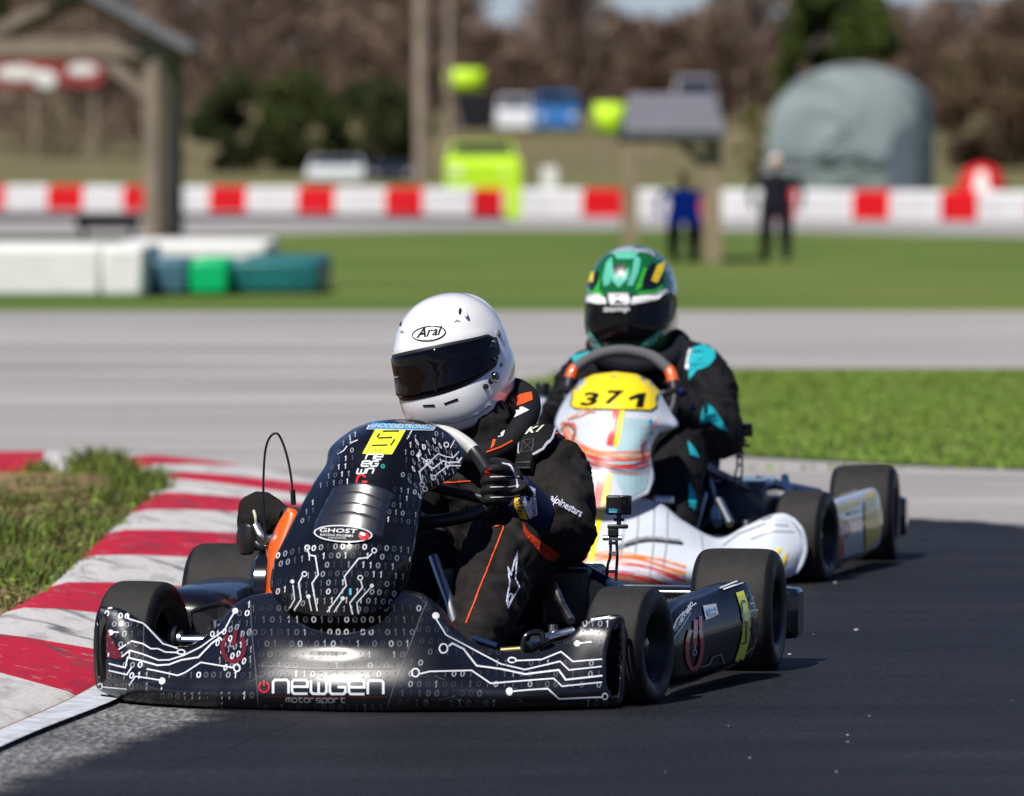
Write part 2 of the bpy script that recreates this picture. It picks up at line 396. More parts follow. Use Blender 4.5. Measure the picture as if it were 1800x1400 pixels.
# ---- kerb-side turf: lumpy ground plus blades
pin = [inn[i] for i in range(0, 10 * NI + 1, 2)]
m = MB()
rows = []
for p in pin:
    row = []
    for t in (0, 0.06, 0.14, 0.25, 0.4, 0.6, 0.9, 1.4, 2.2):
        q = Vector((p.x + 0.05 - t, p.y, 0)); h = 0.03 + 0.03 * sst(0, 0.3, t) + 0.02 * noise.noise(Vector((q.x * 5, q.y * 5, 1)))
        row.append((q.x, q.y, h))
    rows.append(row)
rows.append([(x - .03, y + 0.3, z * .75) for x, y, z in rows[-1]]); rows.append([(x - .05, y + 0.25, z * .6) for x, y, z in rows[-1]]); rows.append([(x, y + 0.06, -.01) for x, y, z in rows[-1]])
o = m.grid(rows).build('kerbside_earth', M_soil); o['kind'] = 'structure'
tbvh = BVHTree.FromPolygons([Vector(v) for v in m.v], m.f)
def blade_mesh(name, spots, mats, width=0.006):
    """spots: (x, y, z, height, lean, material index)"""
    m = MB()
    for (x, y, z, h, ln, mi) in spots:
        a = random.uniform(0, 6.283); w = width * random.uniform(0.6, 1.3)
        dx, dy = math.cos(a) * w, math.sin(a) * w
        b2 = random.uniform(0, 6.283); lx, ly = math.cos(b2) * ln * h, math.sin(b2) * ln * h
        m.add([(x - dx, y - dy, z - 0.01), (x + dx, y + dy, z - 0.01), (x + lx * .4 + dx * .8, y + ly * .4 + dy * .8, z + h * .6), (x + lx * .4 - dx * .8, y + ly * .4 - dy * .8, z + h * .6), (x + lx, y + ly, z + h)],
              [(0, 1, 2, 3), (3, 2, 4)], mi)
    return m.build(name, mats, smooth=False, fixn=False, kind='stuff')
def leafmat(name, c, t=0.35):
    m = pm(name, c, 0.6, var=0.3, vs=9, spec=0.3)
    b = m.node_tree.nodes['Principled BSDF']
    b.inputs['Subsurface Weight'].default_value = 0.0
    return m
M_g1 = leafmat('grass_bright', (0.19, 0.29, 0.04)); M_g2 = leafmat('grass_mid', (0.125, 0.20, 0.03)); M_g3 = leafmat('grass_olive', (0.105, 0.10, 0.035)); M_g4 = leafmat('grass_straw', (0.30, 0.24, 0.12))
spots = []
def on_turf(x, y):
    h = tbvh.ray_cast(Vector((x, y, 1)), Vector((0, 0, -1)))
    return h[0].z if h[0] is not None else None
while len(spots) < 48000:
    y = random.uniform(17.2, 25.9); x = random.uniform(-3.2, -1.12)
    z = on_turf(x, y)
    if z is None: continue
    d = noise.noise(Vector((x * 4.5, y * 2.2, 3))); bare = 23.3 < y < 25.1 and x < -1.26 + .1 * noise.noise(Vector((x * 6, y * 3, 2)))
    if bare and random.random() < 0.93: continue
    if y > 24.95 and random.random() < 0.8: continue
    if d < -0.05 and random.random() < 0.8: continue
    mi = random.choices((0, 1, 2, 3), (0.4, 1.4, 3, 1.8) if d < 0.15 else (1.4, 2.0, 2.0, 0.8))[0]
    spots.append((x, y, z, random.uniform(0.008, 0.024) * (1 + max(0, d) * 1.2), random.uniform(0.2, 1.3), mi))
for (px, py, r, hh, nn) in [(185, 826, 0.07, 0.10, 420), (150, 824, 0.06, 0.085, 200), (70, 824, 0.06, 0.06, 130), (255, 862, 0.10, 0.105, 620), (235, 880, 0.14, 0.06, 300), (215, 834, 0.06, 0.07, 160), (15, 955, 0.14, 0.075, 420), (60, 1010, 0.2, 0.05, 400), (120, 985, 0.15, 0.05, 400), (190, 925, 0.14, 0.05, 300)]:
    c = gp(px, py, 0.06)
    for _ in range(nn):
        x, y = c.x + random.gauss(0, r * 0.5), c.y + random.gauss(0, r)
        z = on_turf(x, y)
        if z is None: continue
        spots.append((x, y, z, hh * random.uniform(0.45, 1.15), random.uniform(0.1, 0.75), random.choice((0, 0, 1, 1, 2))))
M_v1 = leafmat('verge_green', (0.15, 0.22, 0.03)); M_v2 = leafmat('verge_mid', (0.085, 0.12, 0.022)); M_v3 = leafmat('verge_olive', (0.10, 0.09, 0.03)); M_v4 = leafmat('verge_straw', (0.25, 0.19, 0.09))
blade_mesh('kerbside_grass', spots, [M_v1, M_v2, M_v3, M_v4], 0.0035)
# broad weed leaves
m = MB()
for _ in range(2600):
    y = random.uniform(17.4, 24.0); x = random.uniform(-1.75, -1.13); z = on_turf(x, y)
    if z is None or noise.noise(Vector((x * 3, y * 1.4, 9))) < 0.02: continue
    a = random.uniform(0, 6.28); s = random.uniform(0.012, 0.026); t = random.uniform(0.1, 0.7)
    u = Vector((math.cos(a), math.sin(a), t)).normalized() * s; w = Vector((-math.sin(a), math.cos(a), 0.2)) * s * 0.4; c = Vector((x, y, z + random.uniform(0.005, 0.035)))
    m.add([c, c + u * .5 + w, c + u, c + u * .5 - w], [(0, 1, 2, 3)], random.choice((0, 0, 1)))
m.build('kerbside_weeds', [M_v2, M_v1], smooth=False, fixn=False, kind='stuff')
# infield blades: lawn edge in front of the worn track
spots = []
ia = [gp(x, y) for x, y in isl]
iy0, iy1 = 26.3, 38.9
for _ in range(60000):
    y = random.uniform(26.3, 38.6)
    ylow = 14345 / (829 - 285)
    x = random.uniform(0.2, 2.9)
    px = 900 + x * FPX / y; py = 285 + 14345 / y
    # inside the outline?
    inside = False; j = len(isl) - 1
    for i in range(len(isl)):
        xi, yi = isl[i]; xj, yj = isl[j]
        if (yi > py) != (yj > py) and px < (xj - xi) * (py - yi) / (yj - yi) + xi: inside = not inside
        j = i
    if not inside and not (829 < py < 836 + 6 * noise.noise(Vector((x * 9, y * 3, 0))) and px > 1300 and random.random() < .5): continue
    d = noise.noise(Vector((x * 2.2, y * 0.8, 5)))
    spots.append((x, y, 0.012, random.uniform(0.008, 0.017) * (1 + 0.2 * d), random.uniform(0.3, 1.1), random.choices((0, 1, 2, 3), (3, 1.6, 0.5, 0.15))[0]))
blade_mesh('infield_grass', spots, [M_g1, M_g2, M_g3, M_g4], 0.006)
# ================================================================ background things
def G(x, y): return gp(x, y)
M_red = pm('barrier_red', (0.62, 0.004, 0.008), 0.5, var=0.15, vs=2, spec=.2)
M_bwhite = pm('barrier_white', (0.66, 0.65, 0.64), 0.55, var=0.1, vs=2)
# -- red and white crash barrier
reds = [(-235, -170), (-78, 5), (80, 143), (213, 280), (365, 430), (520, 585), (674, 740), (826, 880), (1020, 1090), (1180, 1243), (1340, 1395), (1495, 1560), (1650, 1715), (1806, 1870)]
def foot(x): return 367 + (x + 150) / 2100 * 25
barrier = thing('crash_barrier', 'long low crash barrier of red and white blocks along the far straight', 'barrier', gp(900, foot(900)))
edges = []
for a, b in reds: edges += [(a, 'r'), (b, 'w')]
edges.append((1950, 'w'))
for (x0, kd), (x1, _) in zip(edges[:-1], edges[1:]):
    a, b = gp(x0 + 1.2, foot(x0)), gp(x1 - 1.2, foot(x1))
    d = (b - a); nrm = Vector((-d.y, d.x, 0)).normalized(); t = d.normalized()
    H = 0.66; m = MB(); pr = [(0, 0), (0, H * 0.86), (0.06, H * 0.97), (0.16, H), (0.5, H), (0.62, H * 0.9), (0.62, 0)]
    g = []
    for p, ins in ((a, 0.05), (a + t * 0.05, 0), (b - t * 0.05, 0), (b, 0.05)):
        g.append([p + nrm * (o_ + (ins if o_ < 0.3 else -ins)) + Vector((0, 0, h - (ins if h > 0.3 else 0))) for o_, h in pr])
    m.grid(g); m.add(g[0], [tuple(range(len(pr)))]); m.add(g[-1], [tuple(range(len(pr)))])
    m.build('barrier_block', M_red if kd == 'r' else M_bwhite, barrier, smooth=True, angle=30)
# -- soft barrier on the left
M_foamw = pm('foam_white', (0.72, 0.71, 0.68), 0.6, var=0.06, vs=3)
M_teal = pm('foam_teal', (0.01, 0.12, 0.12), 0.45, var=0.25, vs=1.5); M_blueg = pm('foam_slate', (0.05, 0.13, 0.17), 0.5, var=0.2, vs=1)
M_green = pm('foam_green', (0.0, 0.42, 0.14), 0.45)
def soft_block(name, label, x0, x1, yb, h, depth, mat, topmat=None):
    a, b = gp(x0, yb), gp(x1, yb)
    m = MB(); m.box(((a.x + b.x) / 2, a.y + depth / 2, h / 2), (b.x - a.x, depth, h))
    o = m.build(name, mat, bevel=0.05); tag(o, label, 'barrier', 'soft barrier blocks on the left'); return o
soft_block('soft_barrier', 'long white soft barrier block left of the dark slate one', -330, 178, 524, 0.42, 3.0, M_foamw)
soft_block('soft_barrier', 'short white soft barrier block with a seam next to the slate block', 179, 252, 524, 0.42, 3.0, M_foamw)
soft_block('soft_barrier', 'slate blue soft barrier block beside the bright green one', 254, 330, 520, 0.30, 2.0, M_blueg)
soft_block('soft_barrier', 'bright green soft barrier block between slate and dark teal ones', 333, 402, 520, 0.30, 2.0, M_green)
soft_block('soft_barrier', 'dark teal soft barrier block at the right end of the row', 405, 560, 518, 0.28, 4.5, M_teal)
soft_block('soft_barrier', 'low white soft barrier lying behind the coloured blocks', 200, 468, 500, 0.31, 4.0, M_foamw)
# -- timber
M_wood = pm('weathered_timber', (0.24, 0.19, 0.15), 0.85, var=0.3, vs=3, stretch=(6, 6, 0.6))
M_shingle = pm('grey_shingle', (0.17, 0.17, 0.19), 0.85, var=0.25, vs=5)
def beam(m, a, b, w, h=None):
    a, b = Vector(a), Vector(b); d = b - a; t = d.normalized()
    up = Vector((0, 0, 1)) if abs(t.z) < 0.95 else Vector((0, 1, 0))
    s = t.cross(up).normalized(); u = s.cross(t)
    m.box((a + b) / 2, (w, d.length, h or w), Matrix((s, t, u)).transposed())
# left gable pavilion: only its right half is in the picture
post = gp(277, 424)
Yp = post.y; k = Yp / FPX                      # metres per photo pixel at that distance
pav = thing('timber_pavilion', 'weathered timber pavilion with gabled roof and trusses at left edge', 'pavilion', post)
zb = P(0, 84, Yp).z; bay = 4.2
xl = P(-330, 84, Yp).x; xc = (xl + post.x) / 2; za = P(0, -105, Yp).z
for dy in (0, bay):
    for x in (post.x, xl):
        m = MB(); m.tube([(x, Yp + dy, zg(Yp) - 0.1), (x, Yp + dy, zb)], 25 * k, 4); m.build('post', M_wood, pav, smooth=False)
    m = MB(); beam(m, (xl - 0.3, Yp + dy, zb), (post.x + 0.25, Yp + dy, zb), 0.3, 0.30); m.build('tie_beam', M_wood, pav, smooth=False)
    for s, x in ((1, post.x), (-1, xl)):
        m = MB(); beam(m, (x + s * 0.25, Yp + dy, zb + 0.1), (xc, Yp + dy, za), 0.26, 0.24); m.build('rafter', M_wood, pav, smooth=False)
        m = MB(); beam(m, (x - s * 0.05, Yp + dy, zb - 0.85), (x - s * 0.95, Yp + dy, zb - 0.12), 0.2); m.build('brace', M_wood, pav, smooth=False)
        m = MB(); beam(m, (xc, Yp + dy, zb + 0.2), (x * .55 + xc * .45, Yp + dy, zb + 0.55 * (za - zb)), 0.17); m.build('strut', M_wood, pav, smooth=False)
    m = MB(); beam(m, (xc, Yp + dy, zb), (xc, Yp + dy, za), 0.22); m.build('king_post', M_wood, pav, smooth=False)
m = MB()
for s, x in ((1, post.x), (-1, xl)):
    e = Vector((x + s * 0.6, 0, zb + 0.02)); c = Vector((xc, 0, za + 0.2))
    m.add([(e.x, Yp - 0.5, e.z), (c.x, Yp - 0.5, c.z), (c.x, Yp + bay + 0.5, c.z), (e.x, Yp + bay + 0.5, e.z)], [(0, 1, 2, 3)])
m.build('roof', M_shingle, pav, smooth=False, solid=0.14)
# banner hanging far behind it
M_bred = pm('banner_red', (0.30, 0.05, 0.05), 0.6, var=0.4, vs=0.9); M_bw = pm('banner_white', (0.75, 0.75, 0.72), 0.6)
Yb = 236.0
bn = thing('billboard', 'red advertising billboard with white lettering behind the timber pavilion', 'billboard', (P(70, 300, Yb).x, Yb, zg(Yb)))
a, c = P(-160, 152, Yb), P(180, 96, Yb)
m = MB(); m.box(((a.x + c.x) / 2, Yb, (a.z + c.z) / 2), (c.x - a.x, 0.12, c.z - a.z)); m.build('board', M_bred, bn, bevel=0.02)
for x in (-100, 60, 165):
    p = P(x, 150, Yb); m = MB(); m.box((p.x, Yb + 0.15, (p.z + zg(Yb)) / 2), (0.12, 0.12, p.z - zg(Yb))); m.build('leg', M_wood, bn, smooth=False)
m = MB()
for (x0, x1, y0, y1) in [(-120, -70, 110, 138), (-8, 70, 116, 142), (60, 100, 124, 156), (118, 172, 112, 134)]:
    a, c = P(x0, y1, Yb), P(x1, y0, Yb); m.ball(((a.x + c.x) / 2, Yb - 0.07, (a.z + c.z) / 2), ((c.x - a.x) / 2, 0.02, (c.z - a.z) / 2), 12, 6)
m.build('lettering', M_bw, bn, kind='stuff')
# dark bench
M_dark = pm('dark_paint', (0.012, 0.013, 0.02), 0.6)
p = gp(190, 421)
bench = thing('table', 'dark folding table standing beside the pavilion post', 'table', p)
q = 1 / FPX * p.y
m = MB(); m.box(p + Vector((0, 0, 0.29)), (1.05, 0.6, 0.2)); m.build('top', M_dark, bench, bevel=0.02)
for dx in (-0.42, 0.42):
    for dy in (-0.25, 0.25):
        m = MB(); m.box(p + Vector((dx, dy, 0.11)), (0.05, 0.05, 0.22)); m.build('leg', M_dark, bench, smooth=False)
# right shelter
M_woodl = pm('pale_timber', (0.27, 0.21, 0.14), 0.85, var=0.25, vs=3, stretch=(6, 6, 0.6)); M_sh2 = pm('shelter_roof', (0.15, 0.15, 0.17), 0.8, var=0.15, vs=4)
fl, fr = gp(1107, 432), gp(1252, 462)
sh = thing('timber_shelter', 'small timber shelter with grey shingle roof behind the green helmet', 'shelter', fr)
zt = P(1252, 238, fr.y).z
w = fr.x - P(1107, 300, fr.y).x
depth = fl.y - fr.y
bl = Vector((P(1107, 300, fl.y).x, fl.y, zg(fl.y)))
m = MB(); beam(m, (fr.x, fr.y, zg(fr.y) - .05), (fr.x, fr.y, zt), 0.23); m.build('post', M_woodl, sh, smooth=False)
m = MB(); beam(m, (bl.x, bl.y, zg(bl.y) - .05), (bl.x, bl.y, zt), 0.25); m.build('post', M_woodl, sh, smooth=False)
m = MB(); beam(m, (bl.x, bl.y, zt - 0.45), (bl.x + 0.5, bl.y, zt), 0.13); m.build('brace', M_woodl, sh, smooth=False)
m = MB(); beam(m, (fr.x, fr.y, zt - 0.45), (fr.x - 0.5, fr.y, zt), 0.13); m.build('brace', M_woodl, sh, smooth=False)
m = MB(); beam(m, (bl.x - 0.1, fr.y, zt + 0.02), (fr.x + 0.1, fr.y, zt + 0.02), 0.2, 0.16); m.build('beam', M_woodl, sh, smooth=False)
a = P(1095, 238, fr.y); c = P(1275, 168, fr.y)
zr = c.z
m = MB(); m.add([(a.x, fr.y - 0.35, zt + .06), (c.x, fr.y - 0.35, zt + .06), (c.x - 0.1, fr.y + 2.2, zr + .05), (a.x + .1, fr.y + 2.2, zr + .05)], [(0, 1, 2, 3)])
m.add([(a.x + .1, fr.y + 2.2, zr + .05), (c.x - .1, fr.y + 2.2, zr + .05), (c.x, fr.y + 4.7, zt), (a.x, fr.y + 4.7, zt)], [(0, 1, 2, 3)])
m.build('roof', M_sh2, sh, smooth=False, solid=0.1)
# poles
M_pole = pm('pole_wood', (0.30, 0.235, 0.185), 0.85, var=0.2, vs=2)
for (x, wpx, yb, lab) in [(740, 23, 322, 'thick weathered wooden utility pole left of the neon truck'), (790, 12, 318, 'thin wooden pole next to the thick utility pole')]:
    p = gp(x, yb); r = wpx / 2 * p.y / FPX
    MB().tube([p + Vector((0, 0, -0.3)), p + Vector((0, 0, 5)), p + Vector((0, 0, 10.5))], [r, r * .95, r * .8], 14).build('utility_pole', M_pole); tag(bpy.data.objects[[o.name for o in bpy.data.objects if o.name.startswith('utility_pole')][-1]], lab, 'pole')
# neon truck
M_neon = pm('neon_yellow', (0.50, 0.78, 0.02), 0.45, var=0.08, vs=2); M_glassd = pm('dark_glass', (0.01, 0.015, 0.025), 0.08, spec=0.6)
M_rub = pm('far_rubber', (0.02, 0.02, 0.02), 0.8)
def wheel_s(parent, c, r, w, axis=(1, 0, 0)):
    MB().lathe(c, axis, [(-w / 2, r * .5), (-w / 2, r * .9), (-w * .4, r), (w * .4, r), (w / 2, r * .9), (w / 2, r * .5)], 20).build('wheel', M_rub, parent)
def truck(name, label, cat, x0, x1, ybase, ytop, body, Y=None, cab=0.42, L=4.2, stripe=None):
    """vehicle seen from the front: body, bonnet, cab, windscreen, lamps, wheels"""
    p = gp((x0 + x1) / 2, ybase); k = p.y / FPX; W = (x1 - x0) * k; H = (ybase - ytop) * k
    t = thing(name, label, cat, p)
    z0 = p.z + H * 0.14; zc = p.z + H * (1 - cab); zt = p.z + H
    m = MB()
    pr = [(0, z0), (0, z0 + (zc - z0) * .85), (0.12, zc), (1.2, zc + 0.03), (L, zc + .03), (L, z0)]
    g = [[(p.x + sx * W / 2, p.y + yy, zz) for yy, zz in pr] for sx in (-1, -.96, .96, 1)]
    for gi in (0, 3): g[gi] = [(x, y + (0.06 if y < p.y + 1 else -.06), z - (0.06 if z > z0 else 0)) for x, y, z in g[gi]]
    m.grid(g); m.add(g[0], [tuple(range(6))]); m.add(g[-1], [tuple(range(6))]); m.build('body', body, t, smooth=False, bevel=0.03)
    m = MB(); g = []
    for (yy, zz, f) in [(1.1, zc, .97), (1.75, zt, .82), (3.2, zt, .82), (3.8, zc, .95)]:
        g.append([(p.x + sx * W / 2 * f, p.y + yy, zz) for sx in (-1, 1)])
    vs = [v for r_ in g for v in r_]
    m.add(vs, [(0, 1, 3, 2), (2, 3, 5, 4), (4, 5, 7, 6), (0, 2, 4, 6), (1, 7, 5, 3)]); m.build('cab', body, t, smooth=False, bevel=0.04)
    m = MB(); e = Vector((0, -0.02, 0.02))
    q = [Vector((p.x + sx * W / 2 * f, p.y + yy, zz)) for (yy, zz, f, sx) in [(1.2, zc + (zt - zc) * .15, .88, -1), (1.2, zc + (zt - zc) * .15, .88, 1), (1.68, zt - (zt - zc) * .12, .76, 1), (1.68, zt - (zt - zc) * .12, .76, -1)]]
    m.add([v + e for v in q], [(0, 1, 2, 3)]); m.build('windscreen', M_glassd, t, smooth=False, solid=0.01)
    for sx in (-1, 1):
        wheel_s(t, (p.x + sx * W * .4, p.y + 0.6, p.z + H * .17), H * .17, 0.22); wheel_s(t, (p.x + sx * W * .4, p.y + 3.3, p.z + H * .17), H * .17, 0.22)
        m = MB(); m.box((p.x + sx * W * .36, p.y + .02, z0 + (zc - z0) * .6), (W * .15, .08, (zc - z0) * .2)); m.build('headlight', M_bw, t, smooth=False, bevel=.01)
    return t
truck('safety_truck', 'neon yellow truck with dark windscreen parked behind the barrier', 'truck', 783, 912, 352, 250, M_neon, cab=0.28)
M_vblue = pm('van_blue', (0.03, 0.16, 0.42), 0.3, coat=.6); M_vwhite = pm('van_white', (0.7, 0.72, 0.74), 0.3, coat=.6); M_vdark = pm('van_dark', (0.03, 0.03, 0.035), 0.3, coat=.6)
truck('parked_van', 'blue van parked on the rise behind the neon truck', 'van', 938, 1018, 234, 162, M_vblue)
truck('parked_van', 'white van parked left of the blue van', 'van', 872, 936, 234, 168, M_vwhite)
truck('parked_car', 'small white car parked behind the barrier, left of poles', 'car', 538, 640, 322, 276, M_vwhite)
truck('parked_car', 'dark car parked between the white car and the thick pole', 'car', 646, 728, 320, 284, M_vdark)
truck('parked_van', 'silver van parked behind the shelter roof', 'van', 1184, 1262, 236, 134, pm('van_silver', (0.32, 0.32, 0.34), 0.25, metal=.3, coat=.6))
# neon flags
def flag(x0, x1, y0, y1, yb, lab, mat=M_neon):
    p = gp((x0 + x1) / 2, yb); Y = p.y; t = thing('marshal_flag', lab, 'flag', p)
    a, c = P(x0, y1, Y), P(x1, y0, Y)
    MB().tube([p, Vector((a.x, Y, c.z + 0.1))], 0.04, 8).build('pole', M_pole, t)
    g = [[(a.x + (c.x - a.x) * i / 6, Y + 0.15 * math.sin(i * 1.3), a.z + (c.z - a.z) * j) for i in range(7)] for j in (0, .5, 1)]
    MB().grid(g).build('cloth', mat, t, solid=0.02)
flag(782, 850, 122, 160, 250, 'neon yellow flag above the neon truck, beside the thin pole')
flag(1040, 1100, 182, 238, 330, 'neon yellow flag just left of the shelter roof')
M_kit = pm('black_board', (0.015, 0.015, 0.02), 0.6)
p = gp(832, 246); m = MB(); a, c = P(802, 205, p.y), P(868, 165, p.y); m.box(((a.x + c.x) / 2, p.y + 1, (a.z + c.z) / 2 - .3), (c.x - a.x, 0.3, c.z - a.z + .6)); tag(m.build('notice_board', M_kit, bevel=.03), 'black board below the upper neon flag', 'board')
p = gp(902, 386); m = MB(); a, c = P(888, 386, p.y), P(916, 282, p.y); m.box(((a.x + c.x) / 2, p.y, (a.z + c.z) / 2), (c.x - a.x, 0.12, c.z - a.z)); tag(m.build('banner_post', M_neon, bevel=.03), 'narrow neon yellow banner standing in front of the barrier', 'banner')
# fabric dome shelter
M_dome = pm('grey_tarp', (0.25, 0.29, 0.30), 0.6, var=0.12, vs=0.35, bump=0.3, bs=0.8); M_domed = pm('dark_tarp', (0.09, 0.115, 0.14), 0.6, var=0.2, vs=.5)
pd = gp(1480, 352); Yd = pd.y; kd = Yd / FPX
dome = thing('storage_dome', 'big grey fabric storage dome behind the barrier on the right', 'shelter', pd)
prof = [(1342, 345), (1346, 270), (1352, 210), (1366, 172), (1400, 144), (1450, 124), (1500, 117), (1543, 124), (1586, 148), (1606, 174), (1614, 215), (1615, 280), (1613, 345)]
front = cr([P(x, y, Yd) for x, y in prof], 49)
back = [Vector((p.x + 1.0, p.y + 9.0, p.z)) for p in front]
bul = [[p + Vector((0.11 * j, j * 1.0, 0.10 * math.sin(j * 2.1))) for p in front] for j in range(0, 10)]
MB().grid(bul).build('cover', M_dome, dome)
# front sheet sags inwards; side sheet and seams
fl_ = front[-1] - front[0]; front = front + [front[-1] - fl_ * (i / 14) for i in range(1, 14)] + [front[0]]
cen = Vector((sum(p.x for p in front) / len(front), Yd, sum(p.z for p in front) / len(front)))
g = []
for t in (1.0, .9, .75, .55, .35, .15, 0.01):
    g.append([cen + (p - cen) * t + Vector((0, -0.25 * (1 - t * t) + 0.06 * math.sin(p.x * 3 + t * 9), 0)) for p in front])
MB().grid(g).build('front_sheet', M_dome, dome)
m = MB()
q = [P(x, y, Yd - 0.35) for x, y in [(1570, 240), (1612, 205), (1616, 345), (1566, 345), (1556, 280)]]
m.add(q, [(0, 1, 2, 3, 4)]); m.build('door_flap', M_domed, dome, smooth=False, solid=.05)
m = MB(); m.tube([P(x, y, Yd - .33) for x, y in [(1346, 268), (1420, 274), (1500, 272), (1556, 280)]], 0.05, 6); m.build('seam', M_domed, dome)
# red tent
M_tent = pm('tent_red', (0.6, 0.015, 0.02), 0.5)
pt = gp(1730, 352); Yt = pt.y
tent = thing('red_tent', 'small red dome tent with white front panel at the right', 'tent', pt)
w2 = 45 * Yt / FPX; h2 = P(0, 288, Yt).z - pt.z
g = [[pt + Vector((w2 * math.cos(a) * math.cos(e) * (1.0), 1.0 + w2 * math.sin(a) * math.cos(e), h2 * math.sin(e) ** .7)) for a in [2 * math.pi * i / 24 for i in range(24)]] for e in [R(x) for x in (0, 15, 30, 45, 60, 75, 89)]]
MB().grid(g, closed_u=True).build('canopy', M_tent, tent)
a = P(1708, 350, Yt - w2 * .15); m = MB(); m.add([P(1706, 350, Yt - .55), P(1742, 350, Yt - .55), P(1733, 300, Yt - .3), P(1718, 300, Yt - .3)], [(0, 1, 2, 3)]); m.build('door_panel', M_bw, tent, smooth=False, solid=.03)
# small white sign post
p = gp(966, 332); m = MB(); m.box(p + Vector((0, 0, .35)), (.5, .1, .7)); tag(m.build('white_board', M_bw, bevel=.03), 'small white board standing behind the barrier, right of the neon truck', 'board')
# ---- bystanders
M_skin = pm('skin', (0.45, 0.26, 0.18), 0.6); M_hair = pm('hair', (0.10, 0.045, 0.03), 0.8)
def body_from(limbs, name, mats, parent=None, voxel=0.012, smooth=6, wr=0.0, wrs=18, split=None, keep=None):
    """limbs: list of (points, radii); they are fused into one continuous surface"""
    m = MB()
    for pts, rad in limbs:
        n = max(8, len(pts) * 5)
        pp = cr(pts, n); m0 = len(pts) - 1
        rr = [r if isinstance(r, (tuple, list)) else (r, r) for r in rad]
        rs = [tuple(v) for v in cr([(a, b, 0) for a, b in rr], n)]
        m.tube(pp, [(a, b) for a, b, _ in rs], 14)
        for p, r in ((pts[0], rr[0]), (pts[-1], rr[-1])): m.ball(p, min(r) * 0.98, 12, 8)
    me = m.mesh(name)
    o = bpy.data.objects.new(name, me); work.collection.objects.link(o)
    md = o.modifiers.new('r', 'REMESH'); md.mode = 'VOXEL'; md.voxel_size = voxel
    md = o.modifiers.new('s', 'SMOOTH'); md.factor = 0.5; md.iterations = smooth
    dg = work_dg()
    me2 = bpy.data.meshes.new_from_object(o.evaluated_get(dg))
    bpy.data.objects.remove(o); bpy.data.meshes.remove(me)
    if wr:
        nv = len(me2.vertices); co = [0.0] * (nv * 3); no = [0.0] * (nv * 3)
        me2.vertices.foreach_get('co', co); me2.vertices.foreach_get('normal', no)
        for i in range(nv):
            c = Vector(co[i * 3:i * 3 + 3])
            w = c + 0.05 * Vector((noise.noise(c * 9), noise.noise(c * 9 + Vector((5, 1, 2))), noise.noise(c * 9 + Vector((1, 7, 3)))))
            f = 1 - abs(noise.noise(Vector((w.x * wrs, w.y * wrs, w.z * wrs * 1.5)))) * 2.2
            f2 = noise.noise(w * wrs * 0.4) + 0.35 * (1 - abs(noise.noise(w * wrs * 2.4 + Vector((3, 8, 1)))) * 3)
            q = c + Vector(no[i * 3:i * 3 + 3]) * (wr * (max(f, -0.5) * 0.75 + f2 * 0.9))
            co[i * 3:i * 3 + 3] = q
        me2.vertices.foreach_set('co', co)
    me2.name = name
    me2.materials.clear()
    mats = mats if isinstance(mats, (list, tuple)) else [mats]
    for mm in mats: me2.materials.append(mm)
    if split:
        me2.polygons.foreach_set('material_index', [split(p.center, p.normal) for p in me2.polygons])
    o = bpy.data.objects.new(name, me2); col.objects.link(o)
    finish(o, parent, True, angle=180)
    return o
def bystander(px, yb, yt, top, legs, label, headmat, back=False, arms=0.35, hatmat=None, bulk=1.0):
    p = gp(px, yb); H = (yb - yt) * p.y / FPX; s = H / 1.72
    t = thing('person', label, 'person', p)
    f = lambda x, y, z: p + Vector((x * bulk, y, z)) * s
    L = [([f(-.09, 0, .95), f(-.1, -.02, .5), f(-.11, 0.02, .07)], [.085 * bulk, .075 * bulk, .05 * bulk]), ([f(.09, 0, .95), f(.1, -.02, .5), f(.11, 0.02, .07)], [.085 * bulk, .075 * bulk, .05 * bulk]),
         ([f(-.11, 0.03, .05), f(-.12, -.14, .04)], [.045, .035]), ([f(.11, 0.03, .05), f(.12, -.14, .04)], [.045, .035]),
         ([f(0, 0, .9), f(0, 0, 1.15), f(0, 0, 1.36), f(0, 0, 1.43)], [(.16 * bulk, .12), (.155 * bulk, .12), (.18 * bulk, .11), (.1, .07)]),
         ([f(0, 0, 1.4), f(0, -.01, 1.52)], [.055, .05])]
    for sx in (-1, 1): L.append(([f(sx * .2, 0, 1.38), f(sx * .27, .02, 1.12), f(sx * .25, -.14, .92), f(sx * .24, -.2, .86)], [.06, .05, .042, .035]))
    zs = p.z + 0.72 * s
    L2 = [(q, [tuple(x * s for x in r) if isinstance(r, tuple) else r * s for r in rr]) for q, rr in L]
    body_from(L2, 'clothing', [top, legs, M_skin], t, voxel=0.02 * s, smooth=4, split=lambda c, n_: 1 if c.z < zs else (2 if c.z > p.z + 1.46 * s else 0))
    MB().ball(f(0, -.01, 1.6), (.085 * s, .1 * s, .12 * s), 16, 12).build('head', M_skin, t)
    MB().ball(f(0, .015, 1.63), (.1 * s, .108 * s, .118 * s), 16, 12).build('hair' if hatmat is None else 'cap', hatmat or headmat, t)
M_jblue = pm('jacket_blue', (0.02, 0.10, 0.85), 0.7); M_jblack = pm('clothes_black', (0.012, 0.012, 0.02), 0.8); M_pink = pm('shirt_pink', (0.5, 0.14, 0.17), 0.8); M_capw = pm('cap_white', (0.7, 0.6, 0.58), 0.6)
bystander(1202, 460, 306, M_jblue, M_jblack, 'person in bright blue jacket and black trousers under the shelter', M_hair, bulk=1.9)
bystander(1243, 430, 325, M_pink, M_jblack, 'person in pink shirt partly hidden by the shelter post', M_hair)
bystander(1364, 460, 274, M_jblack, M_jblack, 'person in black clothes and white cap right of the shelter', M_hair, hatmat=M_capw, bulk=1.55)
